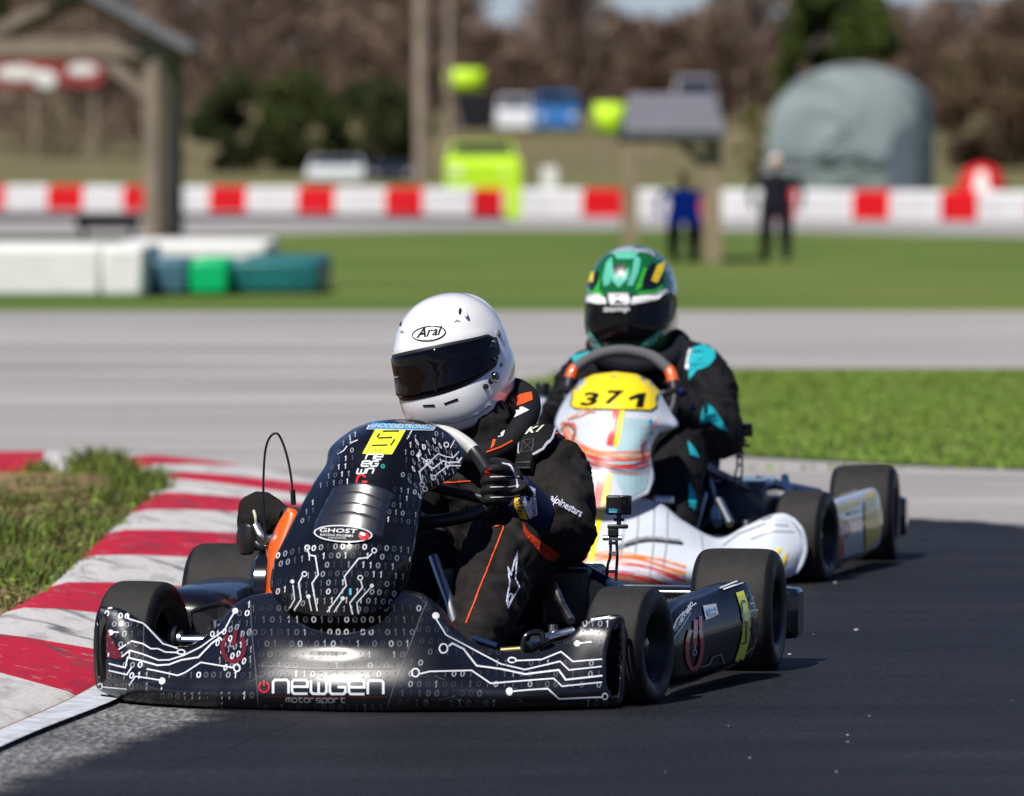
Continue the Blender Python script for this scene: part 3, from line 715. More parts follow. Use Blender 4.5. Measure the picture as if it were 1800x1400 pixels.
# ---- trees
def twig_cloud(m, base, H, Rr, n, seed, thick=0.05, mi=1, droop=0):
    rnd = random.Random(seed)
    tr = [base, base + Vector((rnd.uniform(-.2, .2), rnd.uniform(-.2, .2), H * .45)), base + Vector((rnd.uniform(-.5, .5), rnd.uniform(-.5, .5), H * .9))]
    m.tube(tr, [H * .022, H * .016, H * .004], 7, mi=0)
    for _ in range(16):
        t = rnd.uniform(.2, .8); p = base + Vector((0, 0, H * t)); a = rnd.uniform(0, 6.28); e = rnd.uniform(.3, 1.1)
        d = Vector((math.cos(a) * math.cos(e), math.sin(a) * math.cos(e), math.sin(e)))
        ln = Rr * rnd.uniform(.7, 1.2); q = p + d * ln
        m.tube([p, (p + q) / 2 + Vector((0, 0, -.1)), q], [H * .008, H * .005, H * .002], 5, mi=0)
    for _ in range(n):
        t = rnd.uniform(.12, 1.02); a = rnd.uniform(0, 6.28); rr = Rr * math.sqrt(rnd.random()) * (math.sin(min(1, t) * 2.6 + .35) * .9 + .15)
        c = base + Vector((math.cos(a) * rr, math.sin(a) * rr, H * t))
        if noise.noise(c * 0.45 + Vector((seed, 0, 0))) < -0.16: continue
        d = Vector((math.cos(a) + rnd.gauss(0, .6), math.sin(a) + rnd.gauss(0, .6), rnd.uniform(.2, 1.4))).normalized() * rnd.uniform(.5, 1.5)
        w = Vector((rnd.gauss(0, 1), rnd.gauss(0, 1), rnd.gauss(0, .4))).normalized() * thick * rnd.uniform(.5, 1.4)
        m.add([c - w, c + w, c + d + w * .3, c + d - w * .3], [(0, 1, 2, 3)], mi if rnd.random() < .8 else mi + 1)
M_bark = pm('bark', (0.09, 0.068, 0.055), 0.9); M_tw1 = pm('twigs_brown', (0.15, 0.10, 0.075), 0.9, var=.25, vs=.3); M_tw2 = pm('twigs_tan', (0.31, 0.225, 0.165), 0.9)
m = MB()
rnd = random.Random(3)
for i in range(78):
    x = -90 + 2060 * (i % 39) / 39 + rnd.uniform(-25, 25); Y = rnd.uniform(362, 400) if i < 39 else rnd.uniform(410, 480)
    if 1340 < x < 1560 and i < 39: continue
    ytop = -60 + rnd.uniform(-60, 60)
    if 840 < x < 920: ytop = 70
    if 1020 < x < 1290: ytop = 45 + rnd.uniform(-25, 25)
    if x > 1560: ytop = 15 + rnd.uniform(-20, 20)
    if 930 <= x <= 1020: ytop = -30
    p = P(x, 280, Y); b = Vector((p.x, Y, zg(Y) - .2)); H = P(x, ytop, Y).z - b.z
    twig_cloud(m, b, H, H * rnd.uniform(.3, .4), 900, i, thick=0.095)
m.build('bare_woodland', [M_bark, M_tw1, M_tw2], smooth=False, fixn=False, kind='stuff')
m = MB(); rnd = random.Random(12)
for i in range(64):
    a = R(60 + 240 * i / 63 + rnd.uniform(-2, 2)); rr = rnd.uniform(95, 120)        # unseen belt of trees added to darken horizon reflections in paint and visor
    b = Vector((rr * math.sin(a), 30 + rr * math.cos(a), -.2)); twig_cloud(m, b, rnd.uniform(11, 15), rnd.uniform(5, 6.5), 420, 100 + i, thick=.28)
m.build('added_woodland', [M_bark, M_tw1, M_tw2], smooth=False, fixn=False, kind='stuff')
# leafy shrubs and evergreens: leaf-sized faces through the crown's volume
def leafy(name, label, cat, x0, x1, yb, yt, mats, n, leaf, cone=False, seed=0, Y=None, group=None):
    rnd = random.Random(seed)
    p = gp((x0 + x1) / 2, yb) if Y is None else None
    if Y is not None: q = P((x0 + x1) / 2, yb, Y); p = Vector((q.x, Y, zg(Y)))
    k = p.y / FPX; W = (x1 - x0) * k / 2; ztop = P(0, yt, p.y).z; H = ztop - p.z
    t = thing(name, label, cat, p, group)
    MB().tube([p + Vector((0, 0, -.2)), p + Vector((0.05, 0, H * .4)), p + Vector((0, 0, H * .92))], [H * .03, H * .022, H * .005], 8).build('trunk', M_bark, t)
    m = MB()
    clumps = []
    for _ in range(26):
        h = rnd.random(); rr = (W * (1 - h) * .95 if cone else W * .8 * math.sin(h * 2.7 + .35)); a = rnd.uniform(0, 6.28)
        clumps.append((p + Vector((math.cos(a) * rr, math.sin(a) * rr, H * (.08 + .88 * h))), W * rnd.uniform(.2, .4) * ((1.15 - h) if cone else 1)))
    for _ in range(n):
        c0, r0 = rnd.choice(clumps); d = Vector((rnd.gauss(0, 1), rnd.gauss(0, 1), rnd.gauss(0, .8)))
        c = c0 + d.normalized() * r0 * rnd.random() ** .4
        if c.z < p.z: continue
        u = Vector((rnd.gauss(0, 1), rnd.gauss(0, 1), rnd.gauss(0, 1))).normalized() * leaf * rnd.uniform(.6, 1.3)
        w = u.cross(Vector((rnd.gauss(0, 1), rnd.gauss(0, 1), rnd.gauss(0, 1)))).normalized() * leaf * .45
        m.add([c - u, c + w, c + u, c - w], [(0, 1, 2, 3)], rnd.randrange(len(mats)))
    m.build('crown', mats, t, smooth=False, fixn=False)
M_ev1 = pm('evergreen_dark', (0.022, 0.038, 0.012), 0.8); M_ev2 = pm('evergreen_olive', (0.075, 0.10, 0.02), 0.8); M_ol = pm('shrub_olive', (0.065, 0.07, 0.028), 0.85); M_ye = pm('shrub_yellow', (0.20, 0.20, 0.03), 0.8)
M_thk = pm('thicket_brown', (0.17, 0.10, 0.06), .9)
leafy('evergreen_tree', 'tall dark evergreen tree rising behind the grey dome', 'tree', 1355, 1585, 285, -70, [M_ev1, M_ev2, M_ev2], 22000, .17, False, 1, Y=300)
leafy('bush', 'dark green rounded bush right of the pavilion post', 'bush', 335, 500, 262, 140, [M_ev1, M_ol], 9000, .12, seed=2, Y=262)
leafy('bush', 'olive bush between the dark bush and the thick pole', 'bush', 430, 620, 268, 135, [M_ol, M_ev1, M_ev2], 9000, .12, seed=3, Y=262)
leafy('bush', 'shaded bush just left of the thick utility pole', 'bush', 560, 760, 270, 150, [M_ol, M_ev1], 9000, .12, seed=4, Y=266)
leafy('bush', 'yellow green shrub between the shelter roof and grey dome', 'bush', 1292, 1352, 290, 190, [M_ye, M_ol], 1800, .07, seed=5, Y=258)
leafy('bush', 'brown leafed thicket right of the grey dome', 'bush', 1610, 1900, 330, 60, [M_thk, M_bark, M_ol, M_thk], 16000, .14, seed=6, Y=270)
leafy('bush', 'tan thicket behind the billboard at left edge', 'bush', -80, 340, 300, 60, [M_tw1, M_tw2, M_bark], 9000, .12, seed=8, Y=290)
# ================================================================ kart frames and surface graphics
class KF:
    def __init__(s, O, deg):
        a = R(deg); s.O = Vector((O[0], O[1], 0)); s.U = Vector((math.cos(a), -math.sin(a), 0)); s.V = Vector((math.sin(a), math.cos(a), 0))
    def __call__(s, u, v, w): return s.O + s.U * u + s.V * v + Vector((0, 0, w))
    def px(s, x, y, v):
        d = ray(x, y); t = (v - (CAMO - s.O).dot(s.V)) / d.dot(s.V); return CAMO + d * t
    def inv(s, p):
        q = Vector(p) - s.O; return q.dot(s.U), q.dot(s.V), q.z
    def mir(s, p):
        u, v, w = s.inv(p); return s(-u, v, w)
K1 = KF((-0.26, 15.0), 11.0)
K2 = KF((0.267, 19.33), 8.0)
class Art:
    """flat print laid on a built surface: outlines in photo units are carried on to the surface as thin geometry"""
    def __init__(s, auto=0.0): s.items = []; s.lift = 0.0; s.auto = auto
    def up(s, h=.0005): s.lift += h; return s
    def poly(s, vs, fs, mi): s.items.append((vs, fs, mi, s.lift)); s.lift += s.auto; return s
    def stroke(s, pts, w, mi, step=7.0, closed=False):
        pp = [Vector((p[0], p[1])) for p in pts]
        if closed: pp.append(pp[0])
        q = []
        for a, b in zip(pp[:-1], pp[1:]):
            n = max(1, int((b - a).length / step))
            q += [a + (b - a) * (i / n) for i in range(n)]
        q.append(pp[-1]); vs = []; fs = []
        for i, p in enumerate(q):
            t1 = (q[i] - q[i - 1]).normalized() if i > 0 else None
            t2 = (q[i + 1] - q[i]).normalized() if i + 1 < len(q) else None
            if t1 is None and closed: t1 = (q[-1] - q[-2]).normalized()
            if t2 is None and closed: t2 = (q[1] - q[0]).normalized()
            t = ((t1 or t2) + (t2 or t1)); t = t.normalized() if t.length > 1e-6 else (t1 or t2)
            c = max(0.5, t.dot(t2 or t1)); nx = Vector((-t.y, t.x)) * (w / 2 / c)
            na = max(1, int(w / 3.5)); vs += [p + nx * (-1 + 2 * j / na) for j in range(na + 1)]
        r = na + 1
        for i in range(len(q) - 1):
            for j in range(na): fs.append((r * i + j, r * i + j + 1, r * (i + 1) + j + 1, r * (i + 1) + j))
        return s.poly([tuple(v) for v in vs], fs, mi)
    def disc(s, x, y, rx, ry, mi, rot=0, n=18, rings=3):
        vs = [(x, y)]; fs = []; c, sn = math.cos(rot), math.sin(rot)
        for r in range(1, rings + 1):
            for k in range(n):
                a = 2 * math.pi * k / n; ex, ey = rx * r / rings * math.cos(a), ry * r / rings * math.sin(a)
                vs.append((x + ex * c - ey * sn, y + ex * sn + ey * c))
        for k in range(n): fs.append((0, 1 + k, 1 + (k + 1) % n))
        for r in range(rings - 1):
            for k in range(n):
                a = 1 + r * n; fs.append((a + k, a + n + k, a + n + (k + 1) % n, a + (k + 1) % n))
        return s.poly(vs, fs, mi)
    def ring(s, x, y, rx, ry, w, mi, rot=0, a0=0, a1=360, n=22):
        c, sn = math.cos(rot), math.sin(rot); pts = []
        for k in range(n + 1):
            a = R(a0 + (a1 - a0) * k / n); ex, ey = rx * math.cos(a), ry * math.sin(a); pts.append((x + ex * c - ey * sn, y + ex * sn + ey * c))
        if a1 - a0 >= 360: return s.stroke(pts[:-1], w, mi, 99, closed=True)
        return s.stroke(pts, w, mi, 99)
    def quad(s, c4, mi, n=6, m=6):
        a, b, c, d = [Vector((p[0], p[1])) for p in c4]; vs = []; fs = []
        for j in range(m + 1):
            for i in range(n + 1):
                u, v = i / n, j / m; vs.append(tuple((a * (1 - u) + b * u) * (1 - v) + (d * (1 - u) + c * u) * v))
        for j in range(m):
            for i in range(n): k = j * (n + 1) + i; fs.append((k, k + 1, k + n + 2, k + n + 1))
        return s.poly(vs, fs, mi)
    def fill(s, pts, mi, step=12.0):
        """filled outline, cut into a fine lattice so that it follows the surface"""
        bm = bmesh.new(); vv = [bm.verts.new((p[0], p[1], 0)) for p in pts]
        bm.faces.new(vv)
        x0, x1 = min(p[0] for p in pts), max(p[0] for p in pts); y0, y1 = min(p[1] for p in pts), max(p[1] for p in pts)
        x = x0 + step
        while x < x1: bmesh.ops.bisect_plane(bm, geom=bm.verts[:] + bm.edges[:] + bm.faces[:], plane_co=(x, 0, 0), plane_no=(1, 0, 0)); x += step
        y = y0 + step
        while y < y1: bmesh.ops.bisect_plane(bm, geom=bm.verts[:] + bm.edges[:] + bm.faces[:], plane_co=(0, y, 0), plane_no=(0, 1, 0)); y += step
        bmesh.ops.triangulate(bm, faces=bm.faces[:])
        bm.verts.index_update()
        s.poly([(v.co.x, v.co.y) for v in bm.verts], [tuple(v.index for v in f.verts) for f in bm.faces], mi); bm.free(); return s
    def text(s, txt, p0, ex, ey, mi, bold=0.0, shear=0.0):
        """p0 lower left, ex along the line (full width), ey up (cap height)"""
        vs, fs = glyphs(txt, bold, shear)
        p0, ex, ey = Vector(p0), Vector(ex), Vector(ey)
        pv = [tuple(p0 + ex * x + ey * y) for x, y in vs]
        if ey.length > 12.5 or ex.length > 28: pv, fs = lattice(pv, fs, 5.0)
        return s.poly(pv, fs, mi)
    def strokes(s, strokes, p0, ex, ey, w, mi):
        p0, ex, ey = Vector(p0), Vector(ex), Vector(ey)
        for st in strokes: s.stroke([tuple(p0 + ex * x + ey * y) for x, y in st], w, mi, 6)
        return s
    def build(s, bvh, name, mats, parent, off=0.0032, kind='stuff', label=None, step=0.00003):
        m = MB(); k = 0
        for vs, fs, mi, lift in s.items:
            hit = []
            k += 1
            for (x, y) in vs:
                d = ray(x, y); h = bvh.ray_cast(CAMO, d)
                if h[0] is None: hit.append(None); continue
                nn = h[1]
                if nn.dot(d) > 0: nn = -nn
                if nn.dot(d) > -0.03: hit.append(None); continue
                hit.append((h[0] + nn * (off + lift + mi * step), h[3]))
            ids = {}
            for f in fs:
                if any(hit[i] is None for i in f): continue
                dd = [hit[i][1] for i in f]
                if max(dd) - min(dd) > 0.06: continue
                nf = []
                for i in f:
                    if i not in ids: ids[i] = len(m.v); m.v.append(tuple(hit[i][0]))
                    nf.append(ids[i])
                m.f.append(tuple(nf)); m.m.append(mi)
        if not m.f: return None
        return m.build(name, mats, parent, smooth=False, fixn=False, kind=kind, label=label)
_gc = {}
def lattice(vs, fs, step):
    bm = bmesh.new(); vv = [bm.verts.new((p[0], p[1], 0)) for p in vs]
    for f in fs:
        try: bm.faces.new([vv[i] for i in f])
        except ValueError: pass
    for ax in (0, 1):
        a, b = min(p[ax] for p in vs), max(p[ax] for p in vs); x = a + step
        while x < b:
            bmesh.ops.bisect_plane(bm, geom=bm.verts[:] + bm.edges[:] + bm.faces[:], plane_co=(x, 0, 0) if ax == 0 else (0, x, 0), plane_no=(1, 0, 0) if ax == 0 else (0, 1, 0)); x += step
    bm.verts.index_update()
    r = ([(v.co.x, v.co.y) for v in bm.verts], [tuple(v.index for v in f.verts) for f in bm.faces]); bm.free(); return r
def glyphs(txt, bold=0.0, shear=0.0):
    key = (txt, bold, shear)
    if key in _gc: return _gc[key]
    cu = bpy.data.curves.new('t', 'FONT'); cu.body = txt; cu.size = 1.0; cu.offset = bold; cu.shear = shear; cu.resolution_u = 2
    ob = bpy.data.objects.new('t', cu); work.collection.objects.link(ob)
    dg = work_dg()
    me = bpy.data.meshes.new_from_object(ob.evaluated_get(dg))
    vs = [(v.co.x, v.co.y) for v in me.vertices]; fs = [tuple(p.vertices) for p in me.polygons]
    bpy.data.objects.remove(ob); bpy.data.curves.remove(cu); bpy.data.meshes.remove(me)
    x0, x1 = min(v[0] for v in vs), max(v[0] for v in vs); y0, y1 = min(v[1] for v in vs), max(v[1] for v in vs)
    if any(ch in 'gjpqy,' for ch in txt): pass
    vs = [((x - x0) / (x1 - x0), (y - y0) / (y1 - y0)) for x, y in vs]
    _gc[key] = (vs, fs); return _gc[key]
SG = {'n': [[(0, 0), (0, .85), (.12, 1), (.88, 1), (1, .85), (1, 0)]],
      'e': [[(1, 0), (.12, 0), (0, .15), (0, .85), (.12, 1), (.88, 1), (1, .85), (1, .5), (.08, .5)]],
      'w': [[(0, 1), (0, .15), (.12, 0), (.88, 0), (1, .15), (1, 1)], [(.5, .05), (.5, .85)]],
      'g': [[(1, 1), (.12, 1), (0, .85), (0, .15), (.12, 0), (.88, 0), (1, .15), (1, .5), (.5, .5)]],
      'm': [[(0, 0), (0, .85), (.12, 1), (.88, 1), (1, .85), (1, 0)], [(.5, 0), (.5, 1)]],
      'o': [[(.12, 0), (.88, 0), (1, .15), (1, .85), (.88, 1), (.12, 1), (0, .85), (0, .15), (.12, 0)]],
      't': [[(.3, 1.35), (.3, .15), (.42, 0), (1, 0)], [(0, 1), (.95, 1)]], 'r': [[(0, 0), (0, .85), (.12, 1), (.8, 1)]],
      's': [[(1, 1), (.12, 1), (0, .85), (0, .6), (.1, .5), (.9, .5), (1, .4), (1, .12), (.88, 0), (0, 0)]],
      'p': [[(0, -.4), (0, .85), (.12, 1), (.88, 1), (1, .85), (1, .15), (.88, 0), (0, 0)]]}
def sword(art, word, p0, ex, ey, w, mi, gap=0.28):
    p0, ex, ey = Vector(p0), Vector(ex), Vector(ey); n = len(word); cw = 1.0 / (n + gap * (n - 1))
    for i, ch in enumerate(word): art.strokes(SG[ch], p0 + ex * (cw * (1 + gap) * i), ex * cw, ey, w, mi)
def power(art, x, y, rx, ry, w, mi, rot=0):
    """power-button mark: open ring and a bar"""
    art.ring(x, y, rx, ry, w, mi, rot, -52, 232)
    c, s = math.cos(rot), math.sin(rot)
    f = lambda ex, ey: (x + ex * c - ey * s, y + ex * s + ey * c)
    art.stroke([f(0, -ry * 1.25), f(0, -ry * .1)], w, mi, 5)
def inpoly(x, y, poly):
    ins = False; j = len(poly) - 1
    for i in range(len(poly)):
        xi, yi = poly[i]; xj, yj = poly[j]
        if (yi > y) != (yj > y) and x < (xj - xi) * (y - yi) / (yj - yi) + xi: ins = not ins
        j = i
    return ins
def binary(art, poly, y_rows, curve, dx, w, h, shades, rnd, skip=None, density=0.8, slant=0.0, weights=None):
    """rows of noughts and ones inside an outline"""
    x0, x1 = min(p[0] for p in poly), max(p[0] for p in poly)
    for y0 in y_rows:
        x = x0 + rnd.uniform(0, dx); run = rnd.random()
        while x < x1:
            y = y0 + curve(x); sl = (curve(x + 2) - curve(x - 2)) / 4
            if rnd.random() < 0.15: run = rnd.random()
            if inpoly(x, y, poly) and not (skip and any(inpoly(x, y, q) for q in skip)) and run < density:
                ch = rnd.choice('01'); ww = w; mi = rnd.choices(shades, weights)[0]
                ex = Vector((1, sl)).normalized() * ww; ey = Vector((slant, -1)) * h; p0 = Vector((x - ww / 2, y + h / 2))
                if ch == '0': art.text(ch, p0, ex, ey, mi, 0.012)
                else: art.strokes([[(.22, .72), (.5, .97), (.5, 0)]], p0, ex, ey, w * .2, mi)
            x += dx
# ---------------------------------------------------------------- kart materials
M_navy = pm('gloss_navy', (0.0032, 0.0036, 0.0058), 0.34, coat=.5, coatr=0.05, rvar=0.1, vs=7, spec=.25)
M_blackp = pm('black_plastic', (0.008, 0.008, 0.009), 0.42, var=0.2, vs=15)
M_blackg = pm('black_gloss', (0.006, 0.006, 0.008), 0.18, coat=.5)
M_tread = pm('tyre_tread', (0.022, 0.0205, 0.019), 0.72, var=0.3, vs=34, bump=0.1, bs=220, c2=(0.014, 0.0135, 0.0125), spec=.3)
M_side = pm('tyre_wall', (0.006, 0.006, 0.0063), 0.5, var=0.3, vs=14, rvar=.1, spec=.35)
M_rim = pm('rim_black', (0.012, 0.012, 0.013), 0.38, metal=0.4)
M_steel = pm('steel', (0.6, 0.6, 0.6), 0.25, metal=1.0, rvar=.08); M_brass = pm('brass', (0.6, 0.46, 0.2), 0.3, metal=1.0)
M_alu = pm('aluminium', (0.62, 0.62, 0.63), 0.35, metal=1.0)
M_chas = pm('frame_navy', (0.008, 0.022, 0.06), 0.28, coat=.8)
M_orange = pm('engine_orange', (0.78, 0.11, 0.006), 0.35, coat=.5)
M_dw = pm('print_white', (0.72, 0.74, 0.78), 0.35, coat=.6); M_d1 = pm('print_dim', (0.022, 0.024, 0.032), 0.35, coat=.6); M_d2 = pm('print_grey', (0.075, 0.08, 0.095), 0.35, coat=.6); M_d3 = pm('print_silver', (0.26, 0.28, 0.31), 0.35, coat=.6)
M_dred = pm('print_red', (0.55, 0.012, 0.012), 0.35, coat=.6); M_dred2 = pm('print_dark_red', (0.12, 0.006, 0.008), 0.35, coat=.6); M_dyel = pm('print_yellow', (0.86, 0.92, 0.035), 0.4, coat=.4); M_dblk = pm('print_black', (0.006, 0.006, 0.007), 0.35, coat=.5)
M_dblue = pm('print_blue', (0.02, 0.32, 0.62), 0.35, coat=.5); M_dteal = pm('print_teal', (0.02, 0.38, 0.30), 0.35, coat=.5); M_cyan = pm('print_cyan', (0.1, 0.6, 0.85), .35, coat=.4)
PR = [M_d1, M_d2, M_d3, M_dw, M_dred, M_dred2, M_dyel, M_dblk, M_dblue, M_dteal, M_cyan]
D1, D2, D3, DW, DR, DR2, DY, DB, DBL, DT, DC = range(11)
def wheel(parent, c, axis, Rr, W, rr=0.067, name='wheel', ring=True):
    """tyre, rim with dished face, hub; axis points to the outer side"""
    w = node(name, parent, c); h = W / 2
    pr = [(-h * .80, rr), (-h * .93, rr * 1.1), (-h, Rr * .74), (-h * .985, Rr * .86), (-h * .9, Rr * .945), (-h * .76, Rr * .985), (-h * .5, Rr * .998), (0, Rr)]
    pr = pr + [(-a, r) for a, r in pr[-2::-1]]
    pr = [(p.x, p.y) for p in cr([(a, r, 0) for a, r in pr], 61)]
    m = MB(); m.lathe(c, axis, pr, 72)
    # tread in its own worn grey, walls black
    for i in range(len(m.f)):
        j = i // 72; a = abs(pr[j][0] + pr[j + 1][0]) / 2; m.m[i] = 1 if a < h * .80 and (pr[j][1] > Rr * .9) else 0
    m.build('tyre', [M_side, M_tread], w, angle=180)
    m = MB(); m.lathe(c, axis, [(-h * .82, rr * 1.04), (-h * .8, rr * 1.06), (-h * .74, rr), (-h * .6, rr * .88), (h * .5, rr * .86), (h * .74, rr), (h * .8, rr * 1.06), (h * .84, rr * 1.04), (h * .78, rr * .96), (h * .55, rr * .82), (h * .35, rr * .72), (h * .3, rr * .4), (h * .42, rr * .34), (h * .42, 0.001)], 48)
    m.build('rim', M_rim, w, angle=35)
    m = MB(); m.lathe(c, axis, [(h * .4, 0.02), (h * .62, 0.019), (h * .66, 0.012), (h * .66, 0.001)], 20); m.build('hub', M_blackg, w)
    if ring:
        a = Vector(axis).normalized(); x = Vector((0, 0, 1)); y = a.cross(x)
        for k in range(3):
            th = 2.1 * k + .4; p = Vector(c) + a * (h * .40) + (x * math.cos(th) + y * math.sin(th)) * rr * .5
            MB().lathe(p, axis, [(0, .006), (.007, .006), (.007, .001)], 8).build('wheel_nut', M_steel, w, smooth=False)
    return w
def to_px(p):
    d = Vector(p) - CAMO; z = d.dot(_fw); return 900 + d.x / z * FPX, 700 - d.dot(_up) / z * FPX
def panel(rows, nu, nv, name, mat, parent, solid=0.004, holes=()):
    g = surf(rows, nu, nv); m = MB().grid(g)
    if holes:
        keep = []
        for f in m.f:
            x, y = to_px(sum((Vector(m.v[i]) for i in f), Vector()) / len(f)); keep.append(not any(inpoly(x, y, h) for h in holes))
        m.f = [f for f, q in zip(m.f, keep) if q]; m.m = [0] * len(m.f)
    bvh = BVHTree.FromPolygons([Vector(v) for v in m.v], m.f)
    o = m.build(name, mat, parent, angle=60)
    if solid:
        md = o.modifiers.new('thickness', 'SOLIDIFY'); md.thickness = solid; md.offset = 0
    return o, bvh, g
# ================================================================ kart 1 (black)
k1 = thing('racing_kart', 'black racing kart number 5 with white circuit and binary graphics, leading', 'kart', K1(0, 0, 0))
def wheels(K, root, track_f, track_r, base, steer, wf, wr, rf=0.122, rre=0.134):
    a = R(steer)
    for s in (1, -1):
        ax = (K.U * math.cos(a) - K.V * math.sin(a)) * s
        wheel(root, K(s * track_f, 0, rf), ax, rf, wf)
        wheel(root, K(s * track_r, base, rre), K.U * s, rre, wr)
wheels(K1, k1, 0.505, 0.56, 1.04, 9, 0.125, 0.178)
# ---- nose
def nose_cols(K, cols, tuck=0.05):
    rows = [[] for _ in range(7)]
    for (B, C, D, E, F) in cols:
        rows[0].append(K.px(B[0], B[1] + 1, B[2] + tuck))
        for i, q in enumerate((B, C, D, E, F)): rows[i + 1].append(K.px(*q))
        rows[6].append(K.px(F[0], F[1] + 6, F[2] + 0.045))
    return rows
n1 = [((174, 1210, -.135), (169, 1182, -.14), (168, 1140, -.14), (170, 1092, -.135), (178, 1068, -.125)),
      ((215, 1226, -.19), (212, 1195, -.21), (212, 1150, -.19), (212, 1105, -.16), (214, 1074, -.13)),
      ((262, 1235, -.24), (258, 1205, -.26), (257, 1165, -.225), (255, 1125, -.17), (254, 1098, -.13)),
      ((312, 1239, -.275), (308, 1212, -.295), (306, 1182, -.25), (305, 1156, -.19), (306, 1138, -.14)),
      ((362, 1242, -.305), (360, 1215, -.325), (358, 1180, -.28), (360, 1148, -.21), (362, 1122, -.15)),
      ((412, 1244, -.33), (410, 1215, -.35), (412, 1170, -.30), (416, 1110, -.21), (420, 1062, -.13)),
      ((462, 1246, -.345), (462, 1215, -.365), (465, 1160, -.332), (470, 1110, -.268), (478, 1047, -.11)),
      ((590, 1249, -.36), (590, 1215, -.38), (590, 1162, -.345), (592, 1118, -.300), (600, 1045, -.09)),
      ((690, 1250, -.355), (692, 1215, -.37), (700, 1158, -.334), (706, 1110, -.266), (715, 1042, -.10)),
      ((745, 1249, -.34), (752, 1215, -.355), (760, 1160, -.316), (765, 1100, -.235), (766, 1064, -.13)),
      ((820, 1248, -.315), (825, 1218, -.33), (828, 1185, -.285), (828, 1150, -.21), (826, 1128, -.16)),
      ((905, 1246, -.285), (908, 1220, -.30), (910, 1195, -.26), (912, 1170, -.20), (914, 1150, -.16)),
      ((968, 1244, -.25), (970, 1215, -.265), (972, 1180, -.225), (975, 1152, -.18), (980, 1137, -.15)),
      ((1030, 1242, -.215), (1032, 1210, -.225), (1034, 1165, -.195), (1034, 1115, -.155), (1034, 1091, -.14)),
      ((1076, 1239, -.18), (1080, 1205, -.185), (1081, 1160, -.17), (1080, 1110, -.15), (1078, 1083, -.14)),
      ((1090, 1235, -.15), (1094, 1205, -.15), (1095, 1160, -.145), (1095, 1108, -.14), (1092, 1084, -.135))]
M_nose = pm('nose_black', (0.0032, 0.0036, 0.0058), 0.36, coat=.5, coatr=0.08, rvar=0.08, vs=7, spec=.5)
nose, nb, _ = panel(nose_cols(K1, n1), 300, 44, 'nose', M_nose, k1, holes=[[(173, 1088), (186, 1082), (189, 1150), (188, 1192), (178, 1202), (173, 1180)], [(1070, 1122), (1080, 1106), (1090, 1106), (1092, 1170), (1088, 1222), (1074, 1222), (1064, 1200), (1064, 1160)]])
# end loops of the nose (openings at both tips)
for pts in ([(176, 1074, -.13), (169, 1110, -.135), (168, 1160, -.135), (171, 1200, -.13), (180, 1212, -.12), (190, 1200, -.12), (189, 1140, -.12), (190, 1085, -.12)],
            [(1092, 1088, -.155), (1097, 1120, -.155), (1097, 1170, -.155), (1093, 1220, -.155), (1084, 1232, -.165), (1066, 1215, -.175), (1062, 1160, -.18), (1074, 1105, -.165)]):
    MB().tube(cr([K1.px(*p) for p in pts], 36, True), .0045, 8, closed=True).build('end_loop', M_blackg, k1)
# shade of the opening under the front panel painted flat black, with its lip
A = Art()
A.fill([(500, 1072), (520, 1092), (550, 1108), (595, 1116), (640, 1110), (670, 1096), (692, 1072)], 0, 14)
A.build(nb, 'scoop_shade', [pm('scoop_shade_black', (0.001, 0.001, 0.001), .9, spec=0)], nose, .0030, kind=None)
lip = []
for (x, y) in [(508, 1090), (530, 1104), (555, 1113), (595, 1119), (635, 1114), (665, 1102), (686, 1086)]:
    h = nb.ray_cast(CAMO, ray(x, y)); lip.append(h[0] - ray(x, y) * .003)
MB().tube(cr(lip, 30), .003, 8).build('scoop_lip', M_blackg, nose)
# seams
A = Art()
for s in ([(441, 1062), (444, 1110), (450, 1170), (455, 1242)], [(750, 1060), (735, 1100), (712, 1160), (690, 1215), (680, 1246)], [(455, 1172), (560, 1178), (690, 1176)], [(252, 1098), (252, 1150), (254, 1175)]):
    A.stroke(s, 1.6, 0, 6)
A.build(nb, 'seam', [M_d2], nose, .0033)
# print on the nose
A = Art(); rnd = random.Random(11)
T = [(2.6, [(765, 1090), (782, 1118), (827, 1142), (880, 1170), (923, 1180), (953, 1173), (985, 1165), (1000, 1180), (1057, 1173)]),
     (3.4, [(787, 1138), (793, 1133), (813, 1143), (837, 1173), (882, 1179), (923, 1188), (982, 1180), (994, 1197), (1058, 1189)]),
     (2.6, [(738, 1186), (755, 1182), (828, 1181), (862, 1204), (973, 1195), (987, 1208), (1057, 1200)]),
     (2.6, [(902, 1217), (962, 1212), (982, 1228), (1057, 1225)]), (2.6, [(907, 1164), (953, 1162), (987, 1148), (1007, 1165), (1058, 1160)]),
     (3.0, [(985, 1117), (1010, 1108), (1033, 1092), (1073, 1086)]),
     (2.8, [(190, 1072), (205, 1070), (218, 1074), (226, 1090), (250, 1098), (256, 1103), (270, 1118), (285, 1134), (313, 1143)]),
     (2.6, [(210, 1143), (232, 1129), (251, 1134), (265, 1143), (277, 1143), (290, 1149), (313, 1150)]),
     (2.6, [(216, 1156), (229, 1145), (251, 1152), (278, 1163), (297, 1163), (323, 1155), (354, 1140), (373, 1126), (397, 1109), (407, 1089), (413, 1080)]),
     (3.2, [(225, 1157), (251, 1164), (277, 1172), (297, 1171), (319, 1163), (350, 1158), (374, 1133), (388, 1123), (395, 1131)]),
     (2.6, [(259, 1178), (313, 1190), (326, 1185), (354, 1167), (412, 1176)]), (2.6, [(193, 1167), (222, 1175), (226, 1157)]), (2.6, [(193, 1179), (225, 1187), (234, 1173)]),
     (2.4, [(229, 1205), (240, 1190), (285, 1198)]), (2.4, [(183, 1207), (225, 1211)])]
